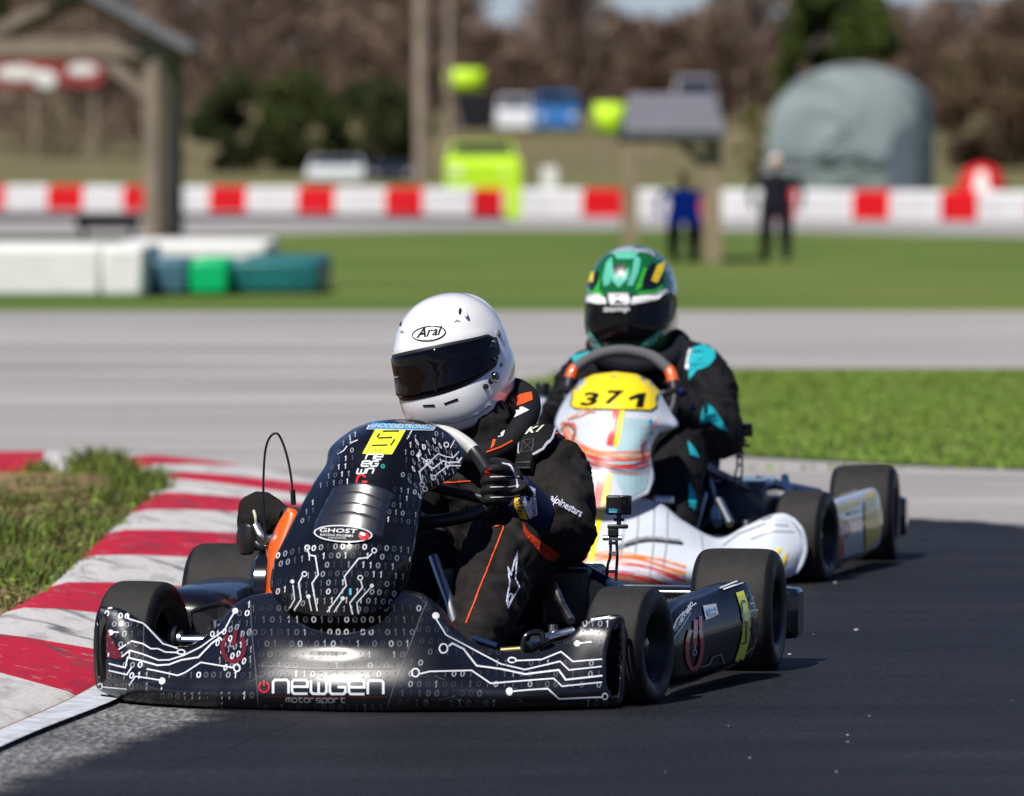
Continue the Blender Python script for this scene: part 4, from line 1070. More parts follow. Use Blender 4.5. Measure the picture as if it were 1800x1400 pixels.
for w_, p_ in T: A.stroke(p_, w_ * .86, DW, 6)
for (x, y, r_) in [(765, 1085, 6), (895, 1217, 6), (1015, 1133, 5.5), (415, 1076, 5), (286, 1199, 5.5), (196, 1113, 5)]: A.disc(x, y, r_, r_, DW)
A.stroke([(196, 1112), (210, 1113)], 2.4, DW); A.stroke([(1018, 1133), (1040, 1130)], 2.4, DW)
for (x, y, rx, ry) in [(778, 1142, 7, 8), (730, 1184, 6.5, 7), (1062, 1224, 4.5, 5), (900, 1163, 7, 4.5), (319, 1149, 7, 4), (418, 1176, 5.5, 6.5), (178, 1206, 4, 4.5)]: A.ring(x, y, rx, ry, 2.2, DW)
A.fill([(189, 1104), (216, 1157), (206, 1160), (190, 1154)], DR2, 12)
power(A, 412, 1140, 19, 25, 7.5, DR2, 0.12)
LOGO = [(448, 1188), (690, 1190), (690, 1240), (448, 1240)]
P1, P2 = [], []
binary(A, [(440, 1065), (760, 1062), (712, 1160), (680, 1245), (455, 1245)], [1072, 1092, 1114, 1134, 1153, 1172, 1187, 1212, 1228, 1242], lambda x: 0, 14.5, 9, 11.5, [D1, D2, D3], rnd, [LOGO], .85, weights=[4, 4, 2.5])
binary(A, [(180, 1060), (440, 1055), (452, 1245), (180, 1225)], [1080, 1098, 1116, 1134, 1152, 1170, 1188, 1206, 1222, 1238], lambda x: 0.00018 * (x - 180) * (460 - x) * .2, 13, 8.5, 11, [D1, D2, D3, DW], rnd, [[(255, 1110), (390, 1120), (380, 1180), (255, 1185)]], .75, .12, [4, 4, 2.5, 1.3])
binary(A, [(755, 1062), (1090, 1080), (1090, 1245), (690, 1245), (715, 1160)], [1090, 1110, 1130, 1149, 1168, 1187, 1205, 1220, 1235], lambda x: 0.00012 * (x - 920) ** 2 * -.3, 15, 8.5, 11, [D1, D2, D3], rnd, None, .7, .1, [5, 4, 1.6])
binary(A, [(380, 1100), (440, 1062), (446, 1180), (385, 1180)], [1080, 1096, 1112, 1128, 1145, 1160, 1176], lambda x: -.35 * (x - 400), 11, 8, 11.5, [D3, DW], rnd, None, .8, .1)
binary(A, [(1005, 1085), (1075, 1085), (1060, 1120), (1000, 1125)], [1097, 1113], lambda x: 0, 13, 9, 11.5, [D3, DW], rnd, None, .95, .1)
binary(A, [(190, 1075), (235, 1078), (225, 1105), (195, 1105)], [1083, 1098], lambda x: 0.08 * (x - 200), 10.5, 8, 10, [D3, DW], rnd, None, .95, .1)
A.build(nb, 'circuit_graphics', PR, nose)
A = Art(); rs = random.Random(4)
for _ in range(46):
    x, y = (rs.uniform(185, 260), rs.uniform(1150, 1215)) if rs.random() < .35 else (rs.uniform(300, 1060), rs.uniform(1165, 1243)); a_ = rs.uniform(-.5, .5); L_ = rs.uniform(6, 34)
    A.stroke([(x, y), (x + L_ * math.cos(a_), y + L_ * math.sin(a_))], rs.uniform(.5, 1.1), 0 if rs.random() < .7 else 1, 8)
A.build(nb, 'scratch', [M_d2, M_d1], nose, .0031)
A = Art(); sword(A, 'newgen', (481, 1219), (193, 1.5), (0, -22.5), 4.2, DW, .22); A.build(nb, 'team_lettering', PR, nose, label='white team lettering on the nose')
A = Art(); sword(A, 'motorsport', (504, 1233), (103, 1), (0, -6.5), 1.5, D3, .3); A.stroke([(470, 1223.5), (680, 1225)], 1.0, DR2, 8); A.build(nb, 'team_lettering', PR, nose)
A = Art(); power(A, 465, 1208, 8.5, 9, 3, DR); A.build(nb, 'power_mark', PR, nose)
# ---- front panel
f1 = [[(487, 1052, -.145), (530, 1082, -.20), (600, 1088, -.222), (660, 1080, -.20), (697, 1050, -.145)],
      [(476, 1030, -.13), (530, 1037, -.198), (598, 1042, -.222), (668, 1038, -.198), (714, 1025, -.13)],
      [(484, 985, -.12), (545, 985, -.188), (608, 985, -.212), (672, 985, -.188), (724, 980, -.12)],
      [(505, 940, -.085), (558, 938, -.158), (618, 936, -.183), (680, 938, -.158), (732, 935, -.085)],
      [(528, 895, -.035), (575, 892, -.11), (630, 888, -.135), (688, 892, -.11), (738, 892, -.035)],
      [(553, 850, .02), (592, 846, -.063), (645, 842, -.088), (700, 846, -.063), (752, 864, .01)],
      [(574, 818, .065), (605, 808, -.015), (655, 803, -.04), (712, 808, -.015), (800, 834, .065)],
      [(582, 788, .11), (618, 775, .035), (668, 768, .01), (735, 775, .035), (813, 797, .11)],
      [(618, 758, .165), (645, 751, .10), (682, 747, .075), (740, 752, .10), (792, 766, .16)],
      [(650, 744, .19), (670, 741, .145), (695, 739, .125), (728, 740, .145), (760, 746, .19)]]
fp, fb, _ = panel([[K1.px(*p) for p in r] for r in f1], 48, 70, 'front_panel', M_navy, k1)
A = Art(); rnd = random.Random(5)
T = [(2.6, [(543, 969), (546, 977), (556, 979), (561, 1011), (550, 1026), (559, 1074)]), (2.6, [(653, 974), (646, 981), (630, 983), (606, 1014), (609, 1030), (576, 1076)]),
     (2.6, [(533, 1014), (527, 1026), (531, 1054), (519, 1073)]), (2.2, [(517, 1029), (520, 1054), (511, 1070)]), (2.2, [(544, 1050), (549, 1074)]), (2.2, [(603, 1053), (588, 1076)]),
     (2.6, [(634, 1021), (637, 1033), (615, 1060), (620, 1080)]), (2.2, [(653, 1031), (627, 1060), (630, 1079)]),
     (2.0, [(739, 806), (752, 814), (769, 799), (781, 804), (795, 806), (805, 796)]), (2.6, [(739, 850), (736, 830), (749, 818), (760, 825), (777, 811), (785, 814), (804, 814), (810, 806)]), (2.0, [(762, 838), (785, 820), (808, 820)]),
     (2.0, [(596, 800), (606, 794), (612, 786)]), (2.0, [(616, 767), (618, 781), (630, 776)]), (2.0, [(790, 790), (798, 776)]), (2.0, [(715, 774), (724, 758)])]
for w_, p_ in T: A.stroke(p_, w_ * .86, DW, 5)
for (x, y) in [(516, 1023), (544, 1049), (603, 1052), (653, 1030), (734, 802)]: A.disc(x, y, 3.6, 3.6, DW, n=12, rings=2)
for (x, y) in [(542, 964), (657, 969), (537, 1010), (633, 1016), (740, 852), (745, 860), (760, 840), (785, 818), (783, 784), (752, 813)]: A.ring(x, y, 4, 4, 1.8, DW, n=14)
SK = [[(555, 928), (655, 928), (655, 958), (555, 958)], [(560, 858), (690, 858), (672, 940), (548, 936)], [(630, 755), (720, 755), (690, 862), (620, 862)], [(645, 738), (770, 740), (765, 762), (640, 762)]]
cv = lambda x: 0.0013 * (x - 605) ** 2 * (1 if x < 605 else .35)
binary(A, [(470, 1000), (520, 925), (735, 925), (724, 990), (700, 1060), (660, 1080), (540, 1080), (480, 1040)], [962 + 15.5 * k for k in range(8)], cv, 12.5, 8, 10.5, [D1, D2, D3, DW], rnd, SK, .95, .1, [3, 3, 2.5, 2])
binary(A, [(520, 925), (580, 830), (590, 790), (640, 750), (780, 750), (812, 800), (745, 870), (735, 925)], [752 + 13.5 * k for k in range(14)], lambda x: 0.0013 * (x - 650) ** 2 * (1 if x < 650 else .7), 11.5, 6.8, 9, [D1, D2, D3, DW], rnd, SK, .95, .1, [3, 3, 2.5, 1.6])
binary(A, [(735, 770), (800, 775), (812, 800), (800, 835), (752, 866), (738, 900), (700, 900)], [772 + 13 * k for k in range(10)], lambda x: .8 * (x - 760), 10.5, 6.8, 9.5, [D3, DW], rnd, SK, .95, -.3)
A.text('1', (664, 886), (4, 0), (0, -9), DC, .02); A.text('0', (669, 826), (7, 0), (0, -8), DT, .02); A.text('1', (614, 1046), (4, 0), (0, -11), DC, .02)
A.build(fb, 'circuit_graphics', PR, fp)
A = Art(); A.quad([(661, 757), (715, 755), (688, 801), (638, 800)], 0); A.up()
for s in ([(673, 761.5), (701, 761)], [(668, 765), (663, 772)], [(665, 773), (689, 772)], [(693.5, 775), (686, 786)], [(654, 786), (681, 785)]): A.stroke(s, 2.6, 1, 4)
A.ring(664.5, 794, 5, 2, .8, 1)
A.build(fb, 'number_plate', [M_dyel, M_dblk], fp, .0036, label='yellow number plate with digital 5')
A = Art(); A.quad([(651, 746), (766, 752), (760, 760), (645, 758)], 0, 14, 3); A.up(); A.quad([(661, 744.5), (700, 741), (742, 744), (764, 751)][::1] if False else [(655, 746.5), (762, 752.4), (758, 759), (648, 757)], 1, 14, 3)
A.up(); A.text('#HOODIESTRONG22', (651, 756.5), (108, 2), (4, -8), 2, .01, .1)
A.build(fb, 'sticker', [M_dw, M_dblue, M_dw], fp, .0040, label='blue hashtag sticker')
A = Art()
for (y, a, b) in ((801, 'n', 'e'), (813, 'e', 'g'), (826, 'w', 'n')):
    x = 643 - (y - 801) * .62
    A.strokes(SG[a], (x, y + 9), (0, -8) if False else (13, 0), (3.5, -9), 2.4, 0); A.strokes(SG[b], (x + 16, y + 9), (11, 0), (3.5, -9), 2.4, 0)
A.build(fb, 'team_lettering', [M_dw], fp, .0036)
A = Art(); power(A, 636, 849, 12, 8, 3.6, 0, 1.6); A.build(fb, 'power_mark', [M_dred], fp, .0036)
# louvres: overlapping slats standing proud of the panel
LV = [((586, 860), (640, 853), (690, 869)), ((576, 877), (632, 868), (684, 888)), ((566, 897), (626, 887), (678, 903)), ((557, 914), (620, 903), (676, 920)), ((549, 938), (612, 925), (671, 944))]
M_louv = pm('louvre_black', (0.012, 0.013, 0.018), 0.32, coat=1, coatr=.14, spec=.8)
for a, b in zip(LV[:-1], LV[1:]):
    ra = cr([(p[0], p[1], 0) for p in a], 25); rb = cr([(p[0], p[1] + 1.5, 0) for p in b], 25); g = []
    for t, h in ((0, .0003), (.03, .0062), (.10, .0070), (.3, .0057), (.55, .0038), (.8, .0020), (1.0, .0008)):
        row = []
        for i, (p, q) in enumerate(zip(ra, rb)):
            s = p + (q - p) * t; d = ray(s.x, s.y); hh = fb.ray_cast(CAMO, d); e = min(i, 24 - i) / 2.0
            nn = hh[1] if hh[1].dot(d) < 0 else -hh[1]
            row.append(hh[0] + nn * (.002 + h * min(1, e)))
        g.append(row)
    MB().grid(g).build('louvre', M_louv, fp, angle=50)
gx, gy = 604.5, 942
A = Art(); A.disc(gx, gy, 49, 14.5, 0, .05, 40, 5); A.up(); A.disc(gx, gy, 46.5, 12.4, 1, .05, 40, 5)
A.up(); A.text('GHOST', (565, 939.5), (62, 2), (2, -7), 0, .01); A.text('RACING ENGINES', (567, 946), (54, 2), (.6, -4), 0, 0)
A.text('YOUR RACE ENGINES', (580, 950), (30, 1), (0, -2), 0, 0)
A.disc(639, 946, 9, 6.5, 2, .1); A.up(); A.disc(637, 943, 5, 3, 0, .4)
A.build(fb, 'sponsor_badge', [M_dw, pm('badge_black', (.006, .006, .007), .6, spec=.2), M_dred], fp, .0075, label='oval sponsor badge')
# ---- side pods
def pod(K, secs, mirror, mat, root, nu=28, nv=30, name='side_pod'):
    rows = []; nu2 = nu
    for v, pts in secs:
        q = [K.px(x, y, v) for x, y in pts]
        if mirror: q = [K.mir(p) + K.U * .05 + Vector((0, 0, .012)) for p in q]
        rows.append(q)
    rr = [cr(r, nu, True) for r in rows]; cc = [cr([r[i] for r in rr], nv) for i in range(nu)]
    g = [[cc[i][j] for i in range(nu)] for j in range(nv)]; m = MB().grid(g, closed_u=True)
    c0 = sum(g[0], Vector()) / nu; c1 = sum(g[-1], Vector()) / nu
    b = len(m.v); m.v.append(tuple(c0)); m.v.append(tuple(c1))
    for i in range(nu): j = (i + 1) % nu; m.f.append((b, j, i)); m.m.append(0); m.f.append((b + 1, (nv - 1) * nu + i, (nv - 1) * nu + j)); m.m.append(0)
    bv = BVHTree.FromPolygons([Vector(v) for v in m.v], m.f)
    o = m.build(name, mat, root, angle=50); return o, bv
ps1 = [(.15, [(1165, 1128), (1172, 1112), (1178, 1110), (1182, 1140), (1181, 1175), (1176, 1186), (1168, 1188)]),
       (.20, [(1150, 1098), (1170, 1086), (1186, 1082), (1198, 1130), (1196, 1180), (1188, 1194), (1165, 1198)]),
       (.32, [(1160, 1074), (1190, 1062), (1212, 1066), (1228, 1118), (1224, 1176), (1212, 1192), (1180, 1196)]),
       (.50, [(1195, 1058), (1232, 1046), (1256, 1052), (1274, 1105), (1268, 1164), (1254, 1180), (1215, 1186)]),
       (.70, [(1240, 1042), (1284, 1025), (1308, 1030), (1326, 1086), (1320, 1146), (1304, 1162), (1260, 1170)]),
       (.76, [(1252, 1044), (1292, 1026), (1314, 1032), (1332, 1086), (1326, 1142), (1310, 1156), (1272, 1164)]),
       (.78, [(1262, 1052), (1294, 1036), (1312, 1040), (1326, 1086), (1320, 1136), (1308, 1148), (1280, 1154)])]
pod1, pb = pod(K1, ps1, False, pm('pod_black', (0.003, 0.003, 0.0045), 0.4, coat=.35, coatr=.06, spec=.08), k1)
def plain_pod(K, root, mat, s):
    g = []
    for (v, f) in [(.15, .02), (.155, .55), (.17, .8), (.21, .95), (.28, 1), (.6, 1), (.72, .98), (.76, .9), (.775, .6), (.78, .02)]:
        g.append([K(s * (.45 + .06 * v) + .105 * f * math.copysign(abs(math.cos(a)) ** .75, math.cos(a)), v, .122 + .092 * f * math.copysign(abs(math.sin(a)) ** .75, math.sin(a))) for a in [2 * math.pi * i / 36 for i in range(36)]])
    return MB().grid(g, closed_u=True).build('side_pod', mat, root, angle=70)
plain_pod(K1, k1, M_navy, -1)
A = Art()
A.quad([(1292, 1042), (1307, 1039), (1306, 1160), (1290, 1164)][::1], DY, 4, 16)
A.items.clear()
st = cr([(1299, 1041, 0), (1309, 1075, 0), (1311, 1105, 0), (1306, 1135, 0), (1297, 1163, 0)], 24); A.stroke([(p.x, p.y) for p in st], 14, DY, 4); A.up()
for s in ([(1301, 1058), (1308, 1057)], [(1301, 1060), (1303, 1080)], [(1303, 1082), (1306, 1094), (1312, 1096)], [(1310, 1098), (1309, 1130)], [(1301, 1132), (1308, 1130)]): A.stroke(s, 3, DB, 4)
A.fill([(1234, 1066), (1257, 1062), (1261, 1081), (1239, 1091)], DW, 8); A.up(); A.text('BLAND', (1243, 1077), (14, -4), (-.5, -6), DBL, .01)
A.stroke([(1242, 1083), (1257, 1078)], 1.5, D2); A.disc(1240.5, 1077, 2.6, 4, DBL)
power(A, 1219, 1138, 13, 38, 7, DR, .05); A.stroke([(1229, 1084), (1230, 1120)], 5, DR, 5)
for p_ in ([(1196, 1085), (1206, 1072), (1222, 1062)], [(1180, 1110), (1188, 1090), (1200, 1076)], [(1177, 1150), (1184, 1120), (1200, 1098), (1212, 1078)], [(1217, 1110), (1220, 1125), (1219, 1142)], [(1230, 1172), (1245, 1168), (1251, 1155), (1265, 1150), (1268, 1158), (1271, 1166)], [(1316, 1062), (1330, 1060)], [(1314, 1080), (1318, 1074), (1330, 1073)], [(1310, 1150), (1318, 1140), (1330, 1136)], [(1270, 1038), (1310, 1024)], [(1265, 1036), (1306, 1020)]): A.stroke(p_, 2, DW if p_[0][1] < 1120 else D3, 5)
A.ring(1219, 1147, 3, 5, 1.5, DW)
rnd = random.Random(3)
for k in range(9):
    t = k / 8; A.text(rnd.choice('01'), (1184 + 28 * t, 1112 - 42 * t), (5, -3), (-2, -8), DW if k > 2 else D3, .01)
binary(A, [(1310, 1040), (1334, 1040), (1334, 1160), (1312, 1160)], [1052, 1068, 1090, 1108, 1124, 1150], lambda x: 0, 8, 6, 9, [D1, D2], rnd, None, .9)
A.build(pb, 'circuit_graphics', PR, pod1, .0020)
# ---- rear bumper
m = MB(); g = []
for u in [-.665, -.66, -.64, -.5, 0, .5, .64, .66, .665]:
    sh = 0.82 if abs(u) > .662 else (.95 if abs(u) > .65 else 1); zc_, hz, hv = .118, .056 * sh, .05 * sh
    g.append([K1(u, 1.24 + hv * math.copysign(abs(math.cos(a)) ** .35, math.cos(a)), zc_ + hz * math.copysign(abs(math.sin(a)) ** .35, math.sin(a))) for a in [2 * math.pi * i / 28 for i in range(28)]])
m.grid(g, closed_u=True); m.add(g[0], [tuple(range(28))]); m.add(g[-1], [tuple(range(28))])
m.build('rear_bumper', M_blackg, k1, angle=50)
# ---- frame, floor, axles, steering parts
def tubes(K, root, lst, mat, r=.015, name='frame_tube'):
    for pts in lst: MB().tube(cr([K(*p) for p in pts], max(8, len(pts) * 6)), r, 12).build(name, mat, root)
def running_gear(K, root, mat):
    tubes(K, root, [[(-.20, -.20, .05), (-.30, .1, .05), (-.34, .5, .05), (-.30, 1.15, .06)], [(.20, -.20, .05), (.30, .1, .05), (.34, .5, .05), (.30, 1.15, .06)], [(-.3, .08, .055), (.3, .08, .055)], [(-.33, .55, .05), (.33, .55, .05)],
                    [(-.20, -.2, .05), (0, -.24, .05), (.20, -.2, .05)]], mat)
    for s in (-1, 1):
        tubes(K, root, [[(s * .33, .22, .05), (s * .47, .24, .06), (s * .50, .45, .07), (s * .50, .7, .07), (s * .36, .76, .06)]], mat, .011, 'side_bar')
        MB().tube([K(s * .30, 0, .105), K(s * .36, 0, .11)], .02, 14).build('kingpin_yoke', M_chas, root)
        MB().tube([K(s * .345, 0, .065), K(s * .35, 0, .165)], .011, 12).build('kingpin', M_steel, root)
        MB().lathe(K(s * .35, 0, .122), K.U * s, [(0, .012), (.02, .016), (.022, .0125), (.07, .0125), (.072, .022), (.092, .022), (.094, .013), (.14, .013), (.14, .001)], 20).build('spindle', M_steel, root)
        MB().tube([K(s * .34, .07, .10), K(s * .04, .09, .12)], .0075, 10).build('tie_rod', M_brass if s > 0 else M_alu, root)
        MB().lathe(K(s * .43, 0, .122), K.U * s, [(0, .03), (.008, .034), (.016, .034), (.02, .028), (.02, .01)], 24).build('brake_disc', M_blackp, root)
    MB().tube([K(-.55, 1.04, .134), K(.55, 1.04, .134)], .02, 18).build('rear_axle', M_steel, root)
    m = MB(); m.add([K(-.2, -.18, .034), K(.2, -.18, .034), K(.31, .15, .034), K(.31, .62, .034), K(-.31, .62, .034), K(-.31, .15, .034)], [(0, 1, 2, 3, 4, 5)]); m.build('floor_tray', M_alu, root, smooth=False, solid=.003)
running_gear(K1, k1, M_chas)
tubes(K1, k1, [[(-.345, .52, .07), (-.36, .86, .22)]], M_chas, .012, 'seat_stay')
# navy side rail rising beside the seat and a grey stay
MB().tube([K1.px(1000, 985, .55), K1.px(1060, 1018, .48), K1.px(1118, 1052, .40)], .011, 12).build('side_rail', M_chas, k1)
MB().tube([K1.px(972, 1028, .35), K1.px(990, 1068, .30), K1.px(1004, 1092, .26)], .009, 12).build('seat_strut', M_steel, k1)
MB().tube([K1.px(925, 1142, -.08), K1.px(960, 1124, -.02), K1.px(1010, 1112, .0)], .013, 14).build('steering_arm', M_steel, k1)
MB().tube([K1.px(880, 1145, -.10), K1.px(920, 1142, -.09)], .008, 12).build('track_rod_end', M_brass, k1)
MB().tube(cr([K1.px(918, 1152, -.10), K1.px(922, 1122, -.09), K1.px(938, 1112, -.08), K1.px(952, 1114, -.07), K1.px(954, 1128, -.07)], 24), .006, 10).build('yoke_clip', M_blackg, k1)
MB().tube([K1.px(830, 1122, -.10), K1.px(872, 1136, -.09)], .007, 10).build('pedal_rod', M_chas, k1)
# seat shell
g = []
for (v, w_, z0, h) in [(.50, .17, .12, .02), (.58, .18, .075, .05), (.70, .19, .06, .12), (.80, .195, .10, .18), (.90, .195, .22, .17), (.97, .18, .36, .12), (1.0, .15, .43, .06)]:
    g.append([K1(w_ * math.sin(a), v - .06 * (abs(math.sin(a)) ** 3), z0 + h * (1 - math.cos(a))) for a in [R(-95 + 190 * i / 20) for i in range(21)]])
MB().grid(surf(g, 40, 30)).build('seat', M_blackp, k1, solid=.008)
# black inner panels by the driver's outer side (battery box and side cover)
MB().box(K1.px(1010, 1045, .55), (.10, .22, .12), Matrix((K1.U, K1.V, Vector((0, 0, 1)))).transposed()).build('battery_box', M_blackp, k1, bevel=.012)
# fuel tank between the legs
M_tank = pm('tank_plastic', (0.20, 0.22, 0.16), 0.45, var=.1, vs=12)
MB().box(K1.px(768, 1048, .30), (.13, .2, .12), Matrix((K1.U, K1.V, Vector((0, 0, 1)))).transposed()).build('fuel_tank', M_tank, k1, bevel=.03)
MB().tube([K1.px(762, 980, .12), K1.px(790, 1060, .05), K1.px(800, 1100, .0)], .011, 10).build('brake_pipe', M_alu, k1)
# steering wheel
ring = [(778, 760, .36), (812, 775, .345), (838, 800, .33), (862, 842, .28), (862, 886, .235), (815, 908, .205), (735, 918, .19), (650, 905, .2), (600, 850, .27), (605, 805, .33), (655, 772, .36), (720, 760, .37)]
pts = cr([K1.px(*p) for p in ring], 96, True)
m = MB(); m.tube(pts, .0145, 14, closed=True)
for i in range(len(m.f)): m.m[i] = 1 if (i // 14) < 14 or (i // 14) > 90 else 0
sw = m.build('steering_wheel', [M_blackp, pm('wheel_grey', (0.5, 0.5, 0.48), .5)], k1, angle=180)
hubp = K1.px(715, 845, .24)
MB().ball(hubp, .035, 16, 10).build('wheel_hub', M_blackp, sw)
for p in ((862, 880, .24), (600, 850, .27), (735, 918, .19)): MB().tube([hubp, K1.px(*p)], .011, 10).build('spoke', M_blackp, sw)
MB().tube([hubp, K1(0.0, .02, .08)], .011, 12).build('steering_column', M_steel, k1)
# ---- engine on the driver's right: filter sock, orange shroud, starter, fuel loop
eng = node('engine', k1, K1(-.27, .75, .05))
M_sock = pm('filter_sock', (0.016, 0.015, 0.014), .9, bump=.5, bs=60, var=.3)
fc = K1.px(462, 916, .62)
g = []
ax = (K1.px(500, 915, .6) - K1.px(430, 915, .62)).normalized()
m = MB(); m.lathe(fc - ax * .045, ax, [(-.004, .001), (0, .03), (.008, .052), (.03, .062), (.055, .06), (.075, .048), (.09, .034), (.10, .03)], 32)
for i, v in enumerate(m.v):
    v = Vector(v); m.v[i] = tuple(v + (v - fc).normalized() * .006 * noise.noise(v * 30))
m.build('filter_sock', M_sock, eng, angle=180)
MB().lathe(fc + ax * .05, ax, [(0, .026), (.01, .029), (.014, .024), (.03, .024), (.033, .001)], 24).build('filter_clamp', M_steel, eng)
MB().tube(cr([K1.px(446, 898, .55), K1.px(449, 910, .54), K1.px(450, 924, .545)], 8), .003, 6).build('sock_cord', pm('cord', (.6, .57, .45), .8), eng)
# carburettor top and fuel loop
cp = K1.px(514, 902, .52)
MB().lathe(cp, (0.05, 0, 1), [(-.03, .001), (-.03, .019), (0, .021), (.008, .020), (.012, .012), (.012, .001)], 24).build('carburettor', pm('carb_grey', (.09, .09, .095), .4, metal=.6), eng, angle=35)
loop = [(516, 885, .52), (515, 868, .52), (510, 828, .52), (501, 790, .52), (489, 764, .52), (477, 766, .52), (468, 785, .52), (464, 820, .52), (463, 880, .51), (466, 940, .49), (471, 990, .46), (478, 1040, .42)]
MB().tube(cr([K1.px(*p) for p in loop], 80), .0026, 8).build('fuel_line', M_blackg, eng)
MB().tube([K1.px(516, 888, .515), K1.px(514.5, 862, .515)], .0055, 10).build('line_sleeve', M_blackp, eng)
MB().ball(K1.px(467, 962, .478), .0055).build('line_clip', M_blackg, eng)
# shroud
s1 = [[(508, 893, .50), (520, 900, .5), (528, 912, .5)], [(486, 935, .5), (500, 945, .46), (520, 955, .48)], [(470, 980, .48), (486, 992, .42), (510, 1000, .45)], [(464, 1040, .46), (480, 1048, .40), (505, 1055, .42)], [(466, 1085, .44), (480, 1090, .40), (500, 1095, .42)]]
MB().grid(surf([[K1.px(*p) for p in r] for r in s1], 14, 24)).build('shroud', M_orange, eng, solid=.006)
m = MB(); m.lathe(K1.px(470, 1040, .50), K1.U, [(-.02, .001), (-.02, .075), (-.012, .084), (.012, .084), (.02, .075), (.02, .001)], 40)
m.build('recoil_housing', M_blackg, eng, angle=35)
for k in range(14):
    th = 2 * math.pi * k / 14; p = K1.px(470, 1040, .50) + K1.V * (.06 * math.cos(th)) + Vector((0, 0, .06 * math.sin(th))) - K1.U * .021
    MB().box(p, (.004, .018, .006), Matrix((K1.U, K1.V, Vector((0, 0, 1)))).transposed()).build('vent_slot', M_blackp, eng, smooth=False)
MB().box(K1(-.33, .78, .16), (.2, .24, .2), Matrix((K1.U, K1.V, Vector((0, 0, 1)))).transposed()).build('crankcase', pm('crank_grey', (.1, .1, .1), .5, metal=.5), eng, bevel=.02)
MB().grid(surf([[K1.px(*p) for p in r] for r in [[(428, 925, .52), (438, 922, .5), (446, 926, .5)], [(424, 948, .52), (436, 950, .495), (448, 950, .5)], [(430, 972, .52), (438, 974, .5), (446, 970, .5)]]], 10, 10)).build('throttle_lever', M_blackp, eng, solid=.012)
MB().tube(cr([K1.px(446, 950, .5), K1.px(458, 962, .49), K1.px(470, 962, .48)], 12), .009, 10).build('lever_arm', M_blackp, eng)
MB().tube(cr([K1.px(448, 925, .53), K1.px(460, 945, .52), K1.px(478, 950, .5), K1.px(500, 935, .49)], 16), .012, 12).build('exhaust_bend', M_alu, eng)
A = Art()
# dark glossy duct in front of the left pod
q = [(335, 1085, .12), (345, 1072, .13), (382, 1062, .14), (402, 1066, .14), (416, 1085, .12), (402, 1115, .08), (372, 1128, .06), (348, 1116, .09)]
pq = [K1.px(*p) for p in q]
cq = sum(pq, Vector()) / 8 + K1.V * .03
m = MB(); m.add(pq + [cq], [(i, (i + 1) % 8, 8) for i in range(8)]); m.build('duct_face', M_blackp, k1, smooth=False)
MB().tube(cr(pq, 40, True), .0045, 8, closed=True).build('duct_rim', M_blackg, k1)
# ================================================================ drivers
M_suit = pm('suit_black', (0.0150, 0.0133, 0.0128), 0.72, var=.25, vs=14, bump=.22, bs=45)
M_suitor = pm('suit_orange', (0.42, 0.035, 0.008), 0.75, bump=.3, bs=400)
M_hwhite = pm('helmet_white', (0.80, 0.80, 0.80), 0.16, coat=1.0, coatr=.03)
M_visor = pm('visor_dark', (0.002, 0.002, 0.003), 0.04, spec=0.28)
M_ink = pm('matt_ink', (.006, .006, .007), .7, spec=.1)
M_seal = pm('rubber_seal', (0.02, 0.022, 0.025), 0.5)
M_glove = pm('glove_black', (0.014, 0.014, 0.016), 0.6, bump=.3, bs=300); M_navyc = pm('cuff_navy', (0.01, 0.014, 0.05), .6); M_lav = pm('cuff_white', (0.62, 0.64, 0.78), .6); M_cyel = pm('cuff_yellow', (0.7, 0.45, 0.03), .6)
M_grey = pm('piping_grey', (0.32, 0.32, 0.38), .6); M_pip = pm('piping_orange', (0.72, 0.085, 0.02), .6)
def BV(o): 
    me = o.data; return BVHTree.FromPolygons([v.co.copy() for v in me.vertices], [tuple(p.vertices) for p in me.polygons])
